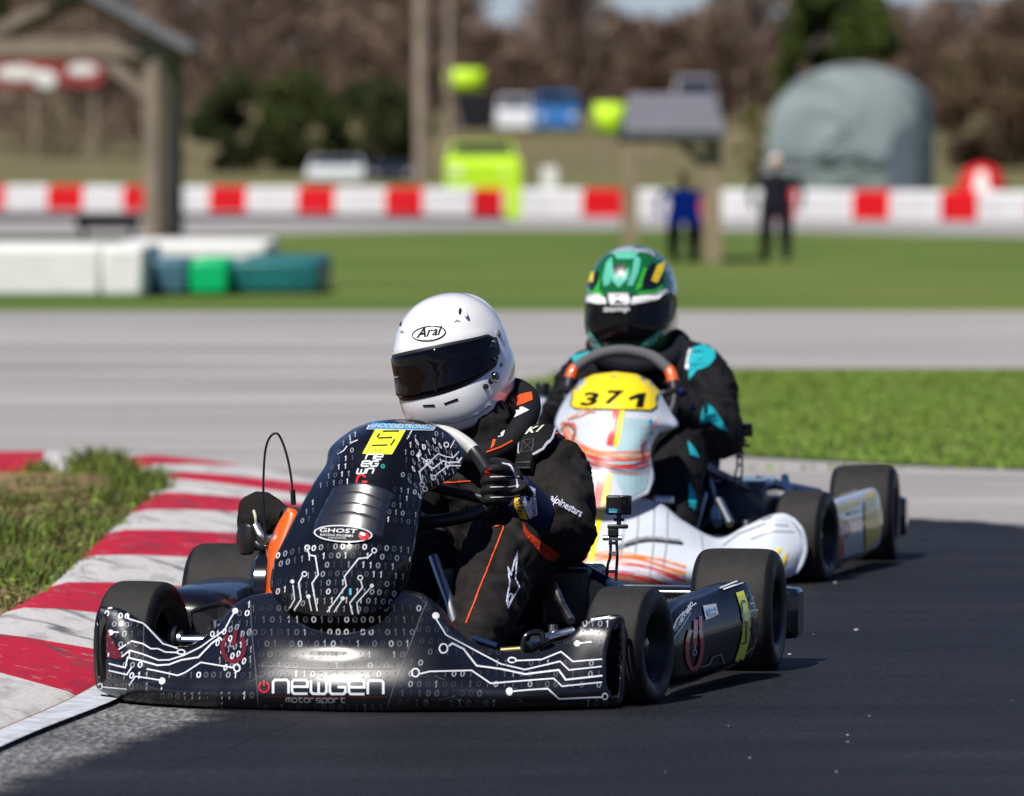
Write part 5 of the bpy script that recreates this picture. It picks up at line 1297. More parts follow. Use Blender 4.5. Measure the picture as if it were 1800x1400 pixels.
def helmet(root, c, yaw, pitch, roll, s, shell_mat, top=(15, 17), bot=(-20, -13), azm=92, chin=None):
    Mh = Matrix.Rotation(R(yaw), 3, 'Z') @ Matrix.Rotation(R(pitch), 3, 'X') @ Matrix.Rotation(R(roll), 3, 'Y')
    c = Vector(c); hn = node('helmet', root, c)
    def H(az, el, off=0.0):
        ca, sa, ce, se = math.cos(az), math.sin(az), math.cos(el), math.sin(el)
        d = Vector((sa * ce, -ca * ce, se))
        front = max(0, ca)
        rx, ry, rz = .111, (.150 if ca > 0 else .148), (.138 if se > 0 else .165)
        p = 2.15 if se > 0 else 2.15 + 0.7 * min(1, -se * 1.6)
        r = (abs(d.x / rx) ** p + abs(d.y / ry) ** p + abs(d.z / rz) ** p) ** (-1 / p)
        # chin bar comes forward, the lower back tucks in
        if se < 0: r *= 1 + 0.05 * front * sst(.1, .5, -se) - 0.10 * max(0, -ca) * sst(.15, .7, -se)
        # brow edge above the eyeport
        r *= 1 + 0.018 * math.exp(-((el - R(top[0] + 4)) / R(5)) ** 2) * sst(-.2, .5, ca)
        return c + Mh @ (d * ((r + off) * s))
    m = MB(); els = [R(-52 + 142 * j / 46) for j in range(47)]; els[-1] = R(89.9)
    g = [[H(2 * math.pi * i / 80, e) for i in range(80)] for e in els]
    rim = [p + (c - p) * .10 + Mh @ Vector((0, 0, -.006)) for p in g[0]]; rim2 = [p + (c - p) * .22 + Mh @ Vector((0, 0, .03)) for p in g[0]]
    m.grid([rim2, rim] + g, closed_u=True)
    sh = m.build('shell', shell_mat, hn, angle=180)
    vb = BVHTree.FromPolygons([Vector(v) for v in m.v], m.f)
    def band(o0, o1, off, name, mat, k=1.0, nu=64, nv=16):
        gg = []
        for j in range(nv + 1):
            row = []
            for i in range(nu + 1):
                t = -1 + 2 * i / nu; az = R(azm) * t * k; a = abs(t)
                e1 = top[0] + (top[1] - top[0]) * a ** 2 + o1; e0 = bot[0] + (bot[1] - bot[0]) * a ** 2 + o0
                # rounded rear corners
                q = sst(.80, 1.0, a); mid = (e0 + e1) / 2 + 3 * q; e0, e1 = e0 + (mid - e0) * q * .55, e1 + (mid - e1) * q * .45
                f = j / nv; e = e0 + (e1 - e0) * f
                ed = min(f, 1 - f, (1 - a) * 4) / .06
                row.append(H(az, R(e), off * min(1, ed) + .0003))
            gg.append(row)
        mm = MB().grid(gg); o = mm.build(name, mat, hn, angle=180); return o, mm
    band(-1.6, 1.6, .0028, 'visor_seal', M_seal, 1.02)
    vo, vm = band(0, 0, .0062, 'visor', M_visor)
    vb2 = BVHTree.FromPolygons([Vector(v) for v in m.v] + [Vector(v) for v in vm.v], m.f + [tuple(i + len(m.v) for i in f) for f in vm.f])
    # padded lining and neck roll inside the opening
    mm = MB(); mm.tube([c + (p - c) * .84 + Mh @ Vector((0, 0, .012)) for p in g[0][::4]], .017, 10, closed=True); mm.build('neck_roll', M_blackp, hn)
    return hn, sh, vb2, H, Mh
# ---------------------------------------------------------------- driver 1
d1 = thing('person', 'driver in black suit with orange piping and white helmet in the leading kart', 'person', K1(0.02, .7, .1))
k = K1.px
def limb(pts, rad): return ([k(*p) for p in pts], rad)
L = [limb([(838, 1070, .74), (850, 985, .70), (862, 900, .66), (866, 830, .63), (862, 782, .62)], [(.17, .13), (.16, .115), (.165, .12), (.165, .105), (.09, .06)]),
     limb([(850, 800, .62), (835, 735, .61)], [.08, .07]),
     limb([(905, 812, .62), (955, 825, .60), (976, 870, .52), (990, 938, .42)], [.075, .078, .078, .066]),          # upper arm, image right
     limb([(990, 938, .42), (976, 930, .39), (962, 920, .365)], [.066, .06, .054]),
     limb([(820, 812, .63), (768, 825, .62), (725, 880, .54), (690, 945, .46)], [.075, .076, .068, .06]),
     limb([(690, 945, .46), (650, 915, .38), (625, 880, .32)], [.06, .05, .038]),
     limb([(895, 1050, .70), (900, 995, .50), (888, 962, .30)], [.09, .092, .078]),                                  # thigh
     limb([(888, 962, .30), (868, 1020, .20), (848, 1085, .08), (835, 1130, .0)], [.076, .073, .062, .045]),
     limb([(835, 1132, .0), (820, 1140, -.08)], [.042, .032]),
     limb([(790, 1055, .72), (765, 1000, .52), (742, 972, .32)], [.09, .088, .074]),
     limb([(742, 972, .32), (700, 1050, .18), (672, 1110, .02)], [.072, .066, .045])]
def rib(c, nrm):
    # orange panel on the underside of the near sleeve
    e = k(962, 955, .40)
    return 1 if (nrm.z < -.35 and (c - e).length < .12 and c.x > k(915, 955, .4).x and c.z > k(930, 990, .4).z) else 0
suit = body_from(L, 'racing_suit', [M_suit, M_suitor], d1, voxel=.0075, smooth=5, wr=.012, wrs=14)
sb = BV(suit)
_t = body_from(L, 'form', [M_suit], None, voxel=.012, smooth=8); ssb = BV(_t); bpy.data.objects.remove(_t)      # unwrinkled form, guides the harness strap
A = Art()
A.stroke([(p.x, p.y) for p in cr([(870, 926, 0), (884, 926, 0), (877, 949, 0), (864, 980, 0), (853, 1010, 0), (836, 1054, 0), (819, 1097, 0)], 40)], 2.2, 0, 4)
for s in ([(780, 849), (805, 847), (828, 846)], [(888, 800), (900, 799), (913, 803)], [(894, 827), (905, 828), (914, 832)], [(972, 764), (985, 761)]): A.stroke(s, 2.2, 0, 4)
A.build(sb, 'piping', [M_pip], suit, .0025)
A = Art(); A.fill([(918, 918), (931, 938), (950, 953), (968, 962), (983, 975), (976, 988), (957, 983), (937, 960), (920, 938)], 0, 5); A.build(sb, 'sleeve_panel', [M_suitor], suit, .002, kind=None)
A = Art(); A.stroke([(908, 970), (897, 1012), (892, 998), (895, 1024), (889, 1058), (892, 1068), (901, 1050), (911, 1033), (905, 1017)], 2.6, 0, 4, closed=True); A.ring(895, 1052, 3, 8, 1.5, 0, .3)
A.build(sb, 'star_mark', [M_lav], suit, .0025)
A = Art(); A.text('alpinestars', (962, 890), (50, 26), (7, -13), 0, .02, .2); A.build(ssb, 'sleeve_lettering', [M_lav], suit, .0115)
# shoulder strap with grey edging
def lifted(poly, bvh, h, name, mat, parent, step=7):
    A = Art(); A.fill(poly, 0, step); o = A.build(bvh, name, [mat], parent, h, kind=None)
    if o:
        md = o.modifiers.new('t', 'SOLIDIFY'); md.thickness = h * .8; md.offset = 0
    return o
st = [(928, 744), (950, 741), (976, 757), (972, 785), (960, 806), (944, 814), (941, 834), (921, 830), (921, 812), (915, 785), (917, 760)]
strap = lifted(st, ssb, .015, 'shoulder_strap', pm('strap_black', (.008, .008, .009), .7), d1)
A = Art(); A.stroke([(930, 745), (919, 762), (918, 785), (924, 808)], 2.4, 0, 4); A.stroke([(974, 760), (970, 785), (958, 804), (945, 812)], 4, 0, 4)
A.text('K1', (927, 777), (25, -3), (3, -10), 1, .02, .25); A.stroke([(921, 822), (942, 824)], 2, 2, 4); A.stroke([(922, 831), (942, 833)], 2, 2, 4)
A.stroke([(927, 786), (944, 786), (944, 806), (927, 806)], 1.2, 2, 4, closed=True); A.stroke([(927, 786), (944, 806)], 1.2, 2, 4); A.stroke([(944, 786), (927, 806)], 1.2, 2, 4)
A.build(ssb, 'strap_trim', [M_grey, pm('print_cream', (.75, .75, .6), .6), pm('buckle', (.05, .05, .055), .4)], strap, .0225)
# neck collar
m = MB(); cp = cr([k(*p) for p in [(845, 690, .78), (900, 684, .74), (928, 702, .68), (925, 735, .60), (895, 778, .54), (852, 800, .51), (800, 790, .54), (770, 750, .62), (790, 705, .74)]], 60, True)
m.tube(cp, .025, 16, closed=True); col1 = m.build('neck_collar', pm('collar_black', (.012, .012, .014), .75, bump=.2, bs=300), d1, angle=180); cb = BV(col1)
A = Art(); A.fill([(898, 706), (915, 694), (934, 690), (936, 704), (918, 712), (900, 716)], 0, 6); A.fill([(902, 722), (918, 716), (930, 722), (905, 735)], 1, 6); A.fill([(868, 770), (876, 764), (868, 785), (862, 790)], 0, 5); A.fill([(880, 752), (893, 748), (884, 768), (876, 770)], 1, 5); A.fill([(885, 735), (895, 730), (892, 742), (884, 748)], 2, 5); A.ring(877, 742, 6, 9, 2, 1, .6)
A.stroke([(855, 795), (880, 786), (900, 775)], 3, 0, 4)
A.build(cb, 'collar_print', [M_pip, M_lav, M_dred], col1, .002)
MB().ball(k(858, 728, .68), (.085, .085, .07), 24, 14).build('balaclava', M_suit, d1)
# helmet
hn, hsh, hb, H1, Mh1 = helmet(d1, k(796, 630, .64), -27, 8, -11.5, 1.0, M_hwhite)
A = Art()
A.ring(754, 587, 29, 12.5, 1.6, 0, -.13, 0, 360, 36); A.ring(755, 587.6, 28, 12, 2.2, 0, -.13, -20, 140, 24)
A.text('Arai', (732, 595), (44, -6), (1, -17), 0, .018, .3); A.text('HELMET', (744, 600), (20, -2.5), (0, -3.6), 1, 0)
A.build(hb, 'maker_badge', [M_ink, M_grey], hn, .0012, label='maker badge on the helmet brow')
M_hol = pm('vent_dark', (.006, .006, .007), .7); M_shad = pm('vent_grey', (.22, .23, .25), .5)
A = Art()
A.disc(808.5, 548, 2.6, 6, 0, .1); A.fill([(797, 568), (803, 562), (811, 567), (803, 565)], 1, 4); A.disc(704.5, 569, 1.8, 5, 0, .1); A.fill([(703, 585), (707, 581), (712, 586)], 1, 4)
A.fill([(743, 712), (764, 711), (765, 715), (744, 715)], 0, 5); A.fill([(780, 709), (804, 700), (806, 704), (782, 712)], 0, 5)
A.disc(881, 642, 2.5, 4, 1); A.stroke([(752, 742), (800, 744), (840, 730), (862, 714)], 1.4, 1, 5)
A.build(hb, 'vent', [M_hol, M_shad], hn, .0010)
# raised brow vents, visor hardware
for (x, y, a) in ((809, 552, .3), (709, 575, .1)):
    h = hb.ray_cast(CAMO, ray(x, y))
    if h[0] is None: continue
    q = h[1].to_track_quat('Z', 'Y').to_matrix()
    MB().ball(h[0] + Vector((.010, 0, .004)), (.004, .014, .006), 14, 8, M=q).build('brow_vent', M_hwhite, hn)
def stud(x, y, r, mat, hgt=.006, name='visor_stud', dome=False):
    h = hb.ray_cast(CAMO, ray(x, y))
    if h[0] is None: return
    nn = h[1] if h[1].dot(ray(x, y)) < 0 else -h[1]
    MB().lathe(h[0], nn, [(-.004, r), (hgt * .6, r), (hgt, r * .75), (hgt, .0003)], 18).build(name, mat, hn, angle=40)
stud(875, 586, .0085, M_shad, .004, 'pivot'); stud(866, 602, .0055, M_blackg, .005); stud(866, 602, .003, M_steel, .007); stud(868, 632, .0042, M_blackg); stud(875, 627, .0025, M_steel)
for (x, y, r) in ((869, 662, .0095), (861, 671, .006), (852, 680, .006)): stud(x, y, r, M_blackg, .008, 'visor_latch')
stud(861, 672, .003, M_steel, .010); stud(867, 671, .003, M_brass, .011); stud(699, 664, .0035, M_steel, .008)
A = Art(); A.fill([(857, 612), (864, 596), (872, 594), (872, 612), (866, 610)], 0, 5); A.build(hb, 'visor_bracket', [M_blackg], hn, .002)
# rear diffuser on the crown
g = [[H1(R(150 + 22 * t), R(44 + 22 * s_), .006 * (1 - s_ * s_) * (1 - t * t) + .0005) for t in [i / 6 - 1 for i in range(13)]] for s_ in [j / 5 - 1 for j in range(11)]]
MB().grid(g).build('rear_diffuser', M_hwhite, hn)
# gloves
def glove(root, pts_palm, fingers, thumb, mat, cuff=None):
    L = [(pts_palm[0], pts_palm[1])] + [(f, [.0108, .0106, .0098, .009]) for f in fingers] + [(thumb, [.0135, .012, .0105])]
    return body_from(L, 'glove', [mat], root, voxel=.003, smooth=2)
fing = [[k(897 - 2 * i, 829 + i * 17.5, .245), k(872 - 2 * i, 824 + i * 18, .212), k(852, 832 + i * 16.5, .222), k(856, 842 + i * 14, .262)] for i in range(4)]
gl = glove(d1, ([k(922, 886, .295), k(908, 868, .27), k(896, 853, .25)], [(.028, .034), (.024, .040), (.019, .042)]), fing, [k(908, 838, .27), k(890, 818, .285), k(866, 812, .315)], M_glove)
gb = BV(gl)
A = Art()
for i in range(3): A.stroke([(912 + i, 838 + i * 16), (892, 838 + i * 18), (862, 839 + i * 18)], 1.5, 0, 4)
A.stroke([(878, 814), (896, 818), (906, 836), (910, 858)], 3, 1, 4); A.text('S', (851, 838), (11, -4), (2, -11), 2, .02)
A.build(gb, 'glove_piping', [pm('pink_white', (.6, .52, .54), .6), M_lav, M_dred], gl, .0015)
m = MB(); m.tube(cr([k(900, 862, .262), k(914, 880, .288), k(946, 908, .335)], 12), [.041, .043, .045, .046, .047, .047, .047, .047, .047, .046, .046, .045], 24, flat=((0, 0, 1), .9))
cuff = m.build('glove_cuff', M_navyc, d1, angle=60); cb2 = BV(cuff)
A = Art(); A.fill([(906, 858), (916, 850), (913, 880), (928, 912), (918, 918), (904, 890)], 0, 5); A.fill([(917, 849), (940, 860), (944, 905), (930, 912), (915, 880)], 1, 5)
A.up(.001); A.text('SENNA', (917, 906), (4, -44), (-8, 0), 2, .01); A.text('NACIONAL', (941, 908), (0, -46), (-7, 0), 2, .01); A.disc(927, 878, 3.5, 4, 2)
A.build(cb2, 'cuff_print', [M_cyel, M_lav, M_navyc], cuff, .0015)
fing = [[k(612 + 2 * i, 829 + i * 17, .285), k(590, 830 + i * 17, .25), k(590, 836 + i * 15, .245), k(606, 842 + i * 14, .27)] for i in range(4)]
glove(d1, ([k(625, 884, .325), k(618, 862, .305)], [(.028, .034), (.02, .042)]), fing, [k(615, 835, .30), k(612, 815, .315), k(618, 800, .335)], M_glove)
# left shoe
# ---------------------------------------------------------------- action camera on kart 1
def action_camera(K, v, x0, y0, sc, label, full=True):
    f = lambda x, y, dv=0: K.px(x0 + x * sc, y0 + y * sc, v + dv)
    t = thing('action_camera', label, 'camera', f(10, 160))
    Rm = Matrix((K.U, K.V, Vector((0, 0, 1)))).transposed() @ Matrix.Rotation(R(8), 3, 'Z')
    px = (f(1, 0) - f(0, 0)).length
    MB().box(f(22, 17, .015), (44 * px, .032, 33 * px), Rm).build('body', M_blackp, t, bevel=.004)
    MB().box(f(33, 11, -.008), (21 * px, .016, 21 * px), Rm).build('lens_housing', M_blackg, t, bevel=.003)
    MB().lathe(f(33, 11, -.017), -K.V, [(0, 8 * px), (.002, 8 * px), (.002, 5 * px), (-.001, 5 * px), (-.001, .0002)], 24).build('lens', M_visor, t)
    for i in range(9): MB().box(f(4 + i * 1.9, 16, -.0015), (.6 * px, .002, 22 * px), Rm).build('grille_rib', M_rim, t, smooth=False)
    b = MB().box(f(22, 17, .0145), (44.4 * px, .032, 33 * px), Rm); bv = BVHTree.FromPolygons([Vector(v_) for v_ in b.v], b.f)
    A = Art(); A.text('GoPro', (x0 + 4 * sc, y0 + 27 * sc), (15 * sc, 0), (0, -4 * sc), 0, .02)
    for i in range(4): A.quad([(x0 + (4.5 + 3.6 * i) * sc, y0 + 27.8 * sc), (x0 + (7.3 + 3.6 * i) * sc, y0 + 27.8 * sc), (x0 + (7.3 + 3.6 * i) * sc, y0 + 30.5 * sc), (x0 + (4.5 + 3.6 * i) * sc, y0 + 30.5 * sc)], 0, 1, 1)
    A.build(bv, 'maker_mark', [M_cyan], t, .0008)
    MB().box(f(22, 43, .015), (8 * px, .012, 22 * px), Rm).build('fork', M_blackp, t, bevel=.002)
    MB().tube([f(13, 43, .015), f(31, 43, .015)], 2.6 * px, 12).build('thumb_screw', M_rim, t)
    MB().box(f(20, 55, .015), (36 * px, .02, 7 * px), Rm).build('swivel', M_blackp, t, bevel=.003)
    MB().box(f(12, 65, .015), (18 * px, .02, 16 * px), Rm).build('knuckle', M_blackp, t, bevel=.004)
    MB().tube([f(-6, 75, .015), f(27, 75, .015)], 4.5 * px, 14).build('thumb_screw', M_steel, t)
    MB().tube([f(13, 103, -.002), f(13, 103, .03)], 4.6 * px, 10).build('bolt', M_steel, t)
    for s in (-1, 1): MB().tube(cr([f(12 + s * 5, 68, .015), f(13 + s * 6, 105, .015), f(10 + s * 8, 125, .015), f(8 + s * 8, 160, .015)], 16), 2.6 * px, 8).build('arm_side', M_blackp, t)
    for y in (84, 104, 134, 156): MB().box(f(11, y, .015), (14 * px, .012, 5 * px), Rm).build('arm_bridge', M_blackp, t, smooth=False)
    return t
action_camera(K1, .45, 1066, 871, 1.0, 'small black action camera on a clamp arm beside the leading driver')
# ================================================================ kart 2 (white)
k2 = thing('racing_kart', 'white racing kart number 371 with orange and red graphics, following', 'kart', K2(0, 0, 0))
M_kw = pm('gloss_white', (0.56, 0.60, 0.66), 0.3, coat=1.0, coatr=.05, var=.06, vs=9)
M_or = pm('print_orange', (0.75, 0.16, 0.015), .35, coat=.5); M_or2 = pm('print_peach', (0.72, 0.42, 0.22), .35, coat=.5); M_rd = pm('print_scarlet', (0.60, 0.03, 0.02), .35, coat=.5); M_yl = pm('print_gold', (0.88, 0.66, 0.008), .35, coat=.5); M_ppl = pm('print_iceblue', (0.36, 0.52, 0.56), .35, coat=.5); M_gy = pm('print_ash', (0.22, 0.23, 0.24), .35, coat=.5)
P2 = [M_kw, M_or, M_or2, M_rd, M_yl, M_ppl, M_gy, M_dblk, M_dblue, M_dw]
W0, OR, OP, RD, YL, IC, GY, BK, BL, WH = range(10)
wheels(K2, k2, 0.505, 0.56, 1.06, 9, 0.128, 0.178)
n2 = [((690, 1012, -.14), (688, 990, -.145), (688, 965, -.145), (690, 930, -.14), (695, 905, -.13)),
      ((780, 1022, -.24), (780, 1000, -.26), (780, 985, -.22), (780, 965, -.17), (780, 950, -.14)),
      ((880, 1028, -.31), (880, 1005, -.33), (880, 985, -.28), (882, 960, -.2), (884, 940, -.14)),
      ((960, 1031, -.345), (960, 1006, -.365), (962, 965, -.315), (966, 915, -.2), (972, 888, -.11)),
      ((1060, 1032, -.36), (1060, 1006, -.38), (1062, 962, -.33), (1066, 905, -.21), (1070, 876, -.10)),
      ((1140, 1032, -.35), (1142, 1006, -.365), (1146, 962, -.315), (1150, 910, -.2), (1150, 882, -.11)),
      ((1200, 1030, -.32), (1204, 1004, -.335), (1208, 970, -.29), (1206, 940, -.22), (1202, 918, -.15)),
      ((1258, 1027, -.29), (1262, 1002, -.30), (1264, 978, -.26), (1264, 960, -.2), (1262, 947, -.15)),
      ((1308, 1023, -.25), (1312, 995, -.26), (1314, 970, -.225), (1314, 945, -.18), (1312, 926, -.145)),
      ((1356, 1018, -.22), (1360, 990, -.225), (1362, 960, -.2), (1362, 925, -.17), (1360, 906, -.15)),
      ((1388, 1012, -.18), (1396, 985, -.18), (1400, 960, -.17), (1398, 930, -.155), (1388, 908, -.145)),
      ((1402, 1005, -.155), (1411, 985, -.15), (1414, 960, -.15), (1412, 945, -.145), (1408, 932, -.14))]
nose2, nb2, _ = panel(nose_cols(K2, n2), 120, 36, 'nose', M_kw, k2)
A = Art(.00006); rnd = random.Random(8)
def brush(A, pts, w, mi, n=4, spread=6, seed=1):
    r = random.Random(seed)
    for i in range(n):
        o = r.uniform(-spread, spread); A.stroke([(p.x, p.y + o + r.uniform(-1, 1) * .4 * spread * math.sin(j * .25 + i)) for j, p in enumerate(cr([(x, y, 0) for x, y in pts], 40))], w * r.uniform(.5, 1.2), mi, 5)
def waves0(A, pts, specs, seed):
    r = random.Random(seed); c = cr([(x, y, 0) for x, y in pts], 44)
    for (o, w, mi) in specs:
        ph, am, dr = r.uniform(0, 6), r.uniform(1, 2.6), r.uniform(-.1, .1)
        A.stroke([(p.x, p.y + o + am * math.sin(j * .2 + ph) + dr * j) for j, p in enumerate(c)], w, mi, 5)
waves0(A, [(985, 996), (1060, 984), (1130, 988), (1205, 1008)], [(-10, 3, OP), (-5, 4, OR), (0, 4.5, OR), (5, 2.5, OP), (9, 4, RD), (13, 2.5, WH), (16, 4, RD), (20, 3, WH), (24, 4.5, RD), (29, 4, OR)], 3)
brush(A, [(1085, 965), (1130, 950), (1195, 954)], 3, GY, 4, 5, 4); brush(A, [(1098, 962), (1140, 953), (1200, 958)], 3, BK, 2, 2, 5)
A.stroke([(1044, 890), (1030, 960), (1022, 1010)], 12, RD, 6); A.stroke([(1060, 885), (1044, 960), (1034, 1012)], 10, YL, 6)
A.stroke([(1290, 932), (1305, 915), (1318, 908)], 7, RD, 5)
A.fill([(1356, 975), (1372, 962), (1372, 968), (1360, 982)], YL, 6); A.fill([(1372, 985), (1384, 968), (1380, 985), (1370, 1000)], YL, 6)
A.text('T', (1030, 945), (13, -1), (2, -14), GY, .03); A.text('ROSE', (1340, 917), (24, -2), (1, -5), GY, .02); A.ring(1352, 909, 6, 2.5, 2, GY)
for s in ([(1100, 890), (1096, 940), (1090, 985)], [(1122, 888), (1121, 930), (1116, 980)], [(1172, 900), (1172, 950), (1165, 1000)], [(1270, 962), (1300, 940), (1345, 922), (1385, 925)], [(1150, 885), (1148, 960), (1140, 1030)], [(1230, 935), (1236, 980), (1225, 1028)], [(1320, 950), (1360, 935), (1395, 935)]): A.stroke(s, 1.4, GY, 6)
A.build(nb2, 'paint_graphics', P2, nose2)
MB().tube(cr([K2.px(*p) for p in [(1392, 912, -.15), (1410, 934, -.16), (1416, 965, -.16), (1410, 990, -.16), (1398, 1008, -.165)]], 24), .006, 8).build('nose_edge', M_kw, nose2)
f2 = [[(985, 880, -.19), (1020, 892, -.25), (1060, 893, -.265), (1100, 886, -.25), (1140, 868, -.19)],
      [(985, 840, -.14), (1020, 840, -.21), (1065, 840, -.23), (1110, 840, -.21), (1149, 838, -.14)],
      [(993, 800, -.10), (1030, 800, -.17), (1072, 800, -.19), (1112, 798, -.17), (1142, 795, -.10)],
      [(985, 764, -.05), (1025, 765, -.12), (1076, 765, -.145), (1125, 762, -.12), (1158, 762, -.04)],
      [(976, 746, -.02), (1022, 735, -.09), (1080, 732, -.115), (1132, 735, -.09), (1191, 749, .0)],
      [(985, 718, .02), (1025, 705, -.05), (1082, 700, -.075), (1135, 705, -.05), (1180, 726, .03)],
      [(1003, 690, .06), (1030, 677, .0), (1082, 672, -.02), (1130, 677, 0), (1160, 693, .06)],
      [(1020, 668, .10), (1045, 659, .06), (1082, 655, .05), (1115, 658, .06), (1145, 672, .10)]]
fp2, fb2, _ = panel([[K2.px(*p) for p in r] for r in f2], 44, 60, 'front_panel', M_kw, k2)
A = Art(.00008)
A.fill([(1060, 730), (1140, 740), (1150, 765), (1135, 860), (1100, 880), (1075, 830), (1085, 780)], IC, 9); A.up(.0012)
A.stroke([(1084, 722), (1072, 785)], 12, RD, 5); A.stroke([(1094, 722), (1083, 787)], 8, YL, 5); A.stroke([(1058, 836), (1048, 892)], 13, RD, 5); A.stroke([(1071, 834), (1062, 892)], 10, YL, 5)
def waves(A, pts, specs, seed):
    r = random.Random(seed); c = cr([(x, y, 0) for x, y in pts], 44)
    for (o, w, mi) in specs:
        ph, am, dr = r.uniform(0, 6), r.uniform(1, 3.2), r.uniform(-.12, .12)
        A.stroke([(p.x, p.y + o + am * math.sin(j * .22 + ph) + dr * j) for j, p in enumerate(c)], w, mi, 5)
waves(A, [(992, 752), (1012, 782), (1052, 800), (1100, 806), (1139, 798)], [(-9, 2.6, OR), (-5, 1.8, OP), (-2, 3.2, OR), (2, 2.0, OP), (5, 3.0, OR), (8, 2.2, RD), (11, 3.2, OR), (15, 2.6, RD), (18, 1.6, BK), (21, 3.2, RD), (25, 1.6, BK), (27, 1.4, RD)], 5)
waves(A, [(988, 752), (1003, 744), (1014, 756), (1006, 780)], [(-2, 2, RD), (2, 2.4, OR), (5, 1.4, BK)], 6); waves(A, [(1133, 776), (1125, 790), (1130, 812)], [(-3, 3, RD), (0, 2.5, BK), (4, 3.5, RD)], 7); waves(A, [(1000, 738), (1030, 728), (1048, 726)], [(-2, 1.6, OP), (2, 2, OR)], 8)
A.fill([(1136, 742), (1150, 733), (1157, 748), (1142, 756)], WH, 5)
for i in range(4): A.stroke([(1138 + i * .6, 744 + i * 3.2), (1151 + i * .8, 736 + i * 3.4)], 1.7, RD, 4)
A.fill([(1136, 742), (1143, 737.5), (1146, 745), (1139, 749)], BL, 4)
A.build(fb2, 'paint_graphics', P2, fp2)
yp = [(1005, 713), (1009, 702), (1008, 690), (1020, 671), (1045, 660.5), (1082, 656.5), (1117, 660), (1142, 672), (1157, 690), (1150, 704), (1152, 716), (1142, 723), (1080, 722), (1012, 720)]
A = Art(); A.fill(yp, 0, 8); A.up(); A.stroke(yp, 1.8, 1, 5, closed=True)
for ch, x, y in (('3', 1021, 716), ('7', 1063, 713)): A.text(ch, (x, y), (30, 0), (5, -24), 1, .035, .1)
A.fill([(1105, 701), (1121, 694), (1134, 693), (1129, 719), (1116, 719), (1120, 703), (1105, 707)], 1, 5)
A.text('K', (1076, 668), (8, 0), (0, -5), 2, 0)
A.build(fb2, 'number_plate', [M_yl, M_ink, M_gy], fp2, .0050, label='yellow number plate reading 371')
# pods
ps2 = [(.16, [(1450, 910), (1458, 898), (1464, 900), (1467, 930), (1466, 965), (1460, 980), (1448, 984)]),
       (.24, [(1445, 895), (1462, 882), (1474, 884), (1482, 925), (1480, 972), (1472, 986), (1452, 990)]),
       (.45, [(1460, 888), (1485, 872), (1504, 874), (1514, 920), (1511, 966), (1502, 980), (1475, 985)]),
       (.70, [(1485, 876), (1518, 861), (1538, 863), (1548, 910), (1545, 952), (1536, 966), (1505, 972)]),
       (.78, [(1495, 878), (1525, 864), (1543, 867), (1551, 908), (1548, 946), (1540, 958), (1515, 964)])]
pod2, pb2 = pod(K2, ps2, False, M_kw, k2); plain_pod(K2, k2, M_kw, -1)
A = Art(.0002); A.fill([(1475, 873), (1520, 858), (1546, 860), (1549, 870), (1524, 876), (1512, 884)], YL, 7); A.fill([(1518, 880), (1548, 866), (1554, 905), (1550, 950), (1520, 968)], YL, 7); A.stroke([(1522, 905), (1547, 898)], 3, GY)
A.fill([(1468, 890), (1500, 880), (1512, 888), (1490, 900), (1470, 905)], YL, 6); A.ring(1483, 932, 8, 14, 4, RD); A.fill([(1466, 940), (1480, 945), (1482, 975), (1466, 985)], RD, 6); A.disc(1482, 932, 4, 8, BL); A.fill([(1468, 915), (1480, 910), (1480, 922), (1468, 926)], YL, 5); A.stroke([(1490, 905), (1512, 898)], 5, GY); A.stroke([(1492, 950), (1512, 945)], 6, GY)
A.build(pb2, 'paint_graphics', P2, pod2, .0035)
m = MB(); g = []
for u in [-.66, -.64, -.5, 0, .5, .64, .66]:
    s_ = .85 if abs(u) > .65 else 1
    g.append([K2(u, 1.26 + .05 * s_ * math.copysign(abs(math.cos(a)) ** .35, math.cos(a)), .118 + .056 * s_ * math.copysign(abs(math.sin(a)) ** .35, math.sin(a))) for a in [2 * math.pi * i / 24 for i in range(24)]])
m.grid(g, closed_u=True); m.add(g[0], [tuple(range(24))]); m.add(g[-1], [tuple(range(24))]); m.build('rear_bumper', M_blackg, k2, angle=50)
running_gear(K2, k2, M_chas)
tubes(K2, k2, [[(.345, .52, .07), (.40, .62, .16), (.36, .86, .24)], [(-.345, .52, .07), (-.36, .86, .22)]], M_chas, .012, 'seat_stay')
for a, b in (((1215, 810, .45), (1335, 870, .7)), ((1330, 845, .9), (1440, 868, .8)), ((1235, 870, .3), (1215, 945, .05)), ((1240, 820, .6), (1260, 920, .2))): MB().tube([K2.px(*a), K2.px(*b)], .014, 12).build('side_rail', M_chas, k2)
MB().tube([K2.px(1263, 880, .15), K2.px(1284, 922, .08)], .011, 12).build('steering_stay', M_alu, k2)
MB().box(K2.px(1360, 905, .95), (.16, .2, .10), Matrix((K2.U, K2.V, Vector((0, 0, 1)))).transposed()).build('battery_box', M_blackp, k2, bevel=.012)
MB().box(K2.px(1300, 880, .8), (.18, .3, .12), Matrix((K2.U, K2.V, Vector((0, 0, 1)))).transposed()).build('radiator', M_chas, k2, bevel=.01)
MB().tube([K2.px(1150, 880, .0), K2.px(1182, 881, .02)], .013, 12).build('brake_cylinder', M_alu, k2)
g = []
for (v, w_, z0, h) in [(.50, .17, .12, .02), (.58, .18, .075, .05), (.70, .19, .06, .12), (.80, .195, .10, .18), (.90, .195, .22, .17), (.97, .18, .34, .10)]:
    g.append([K2(w_ * math.sin(a), v - .06 * (abs(math.sin(a)) ** 3), z0 + h * (1 - math.cos(a))) for a in [R(-95 + 190 * i / 20) for i in range(21)]])
MB().grid(surf(g, 40, 30)).build('seat', M_blackp, k2, solid=.008)
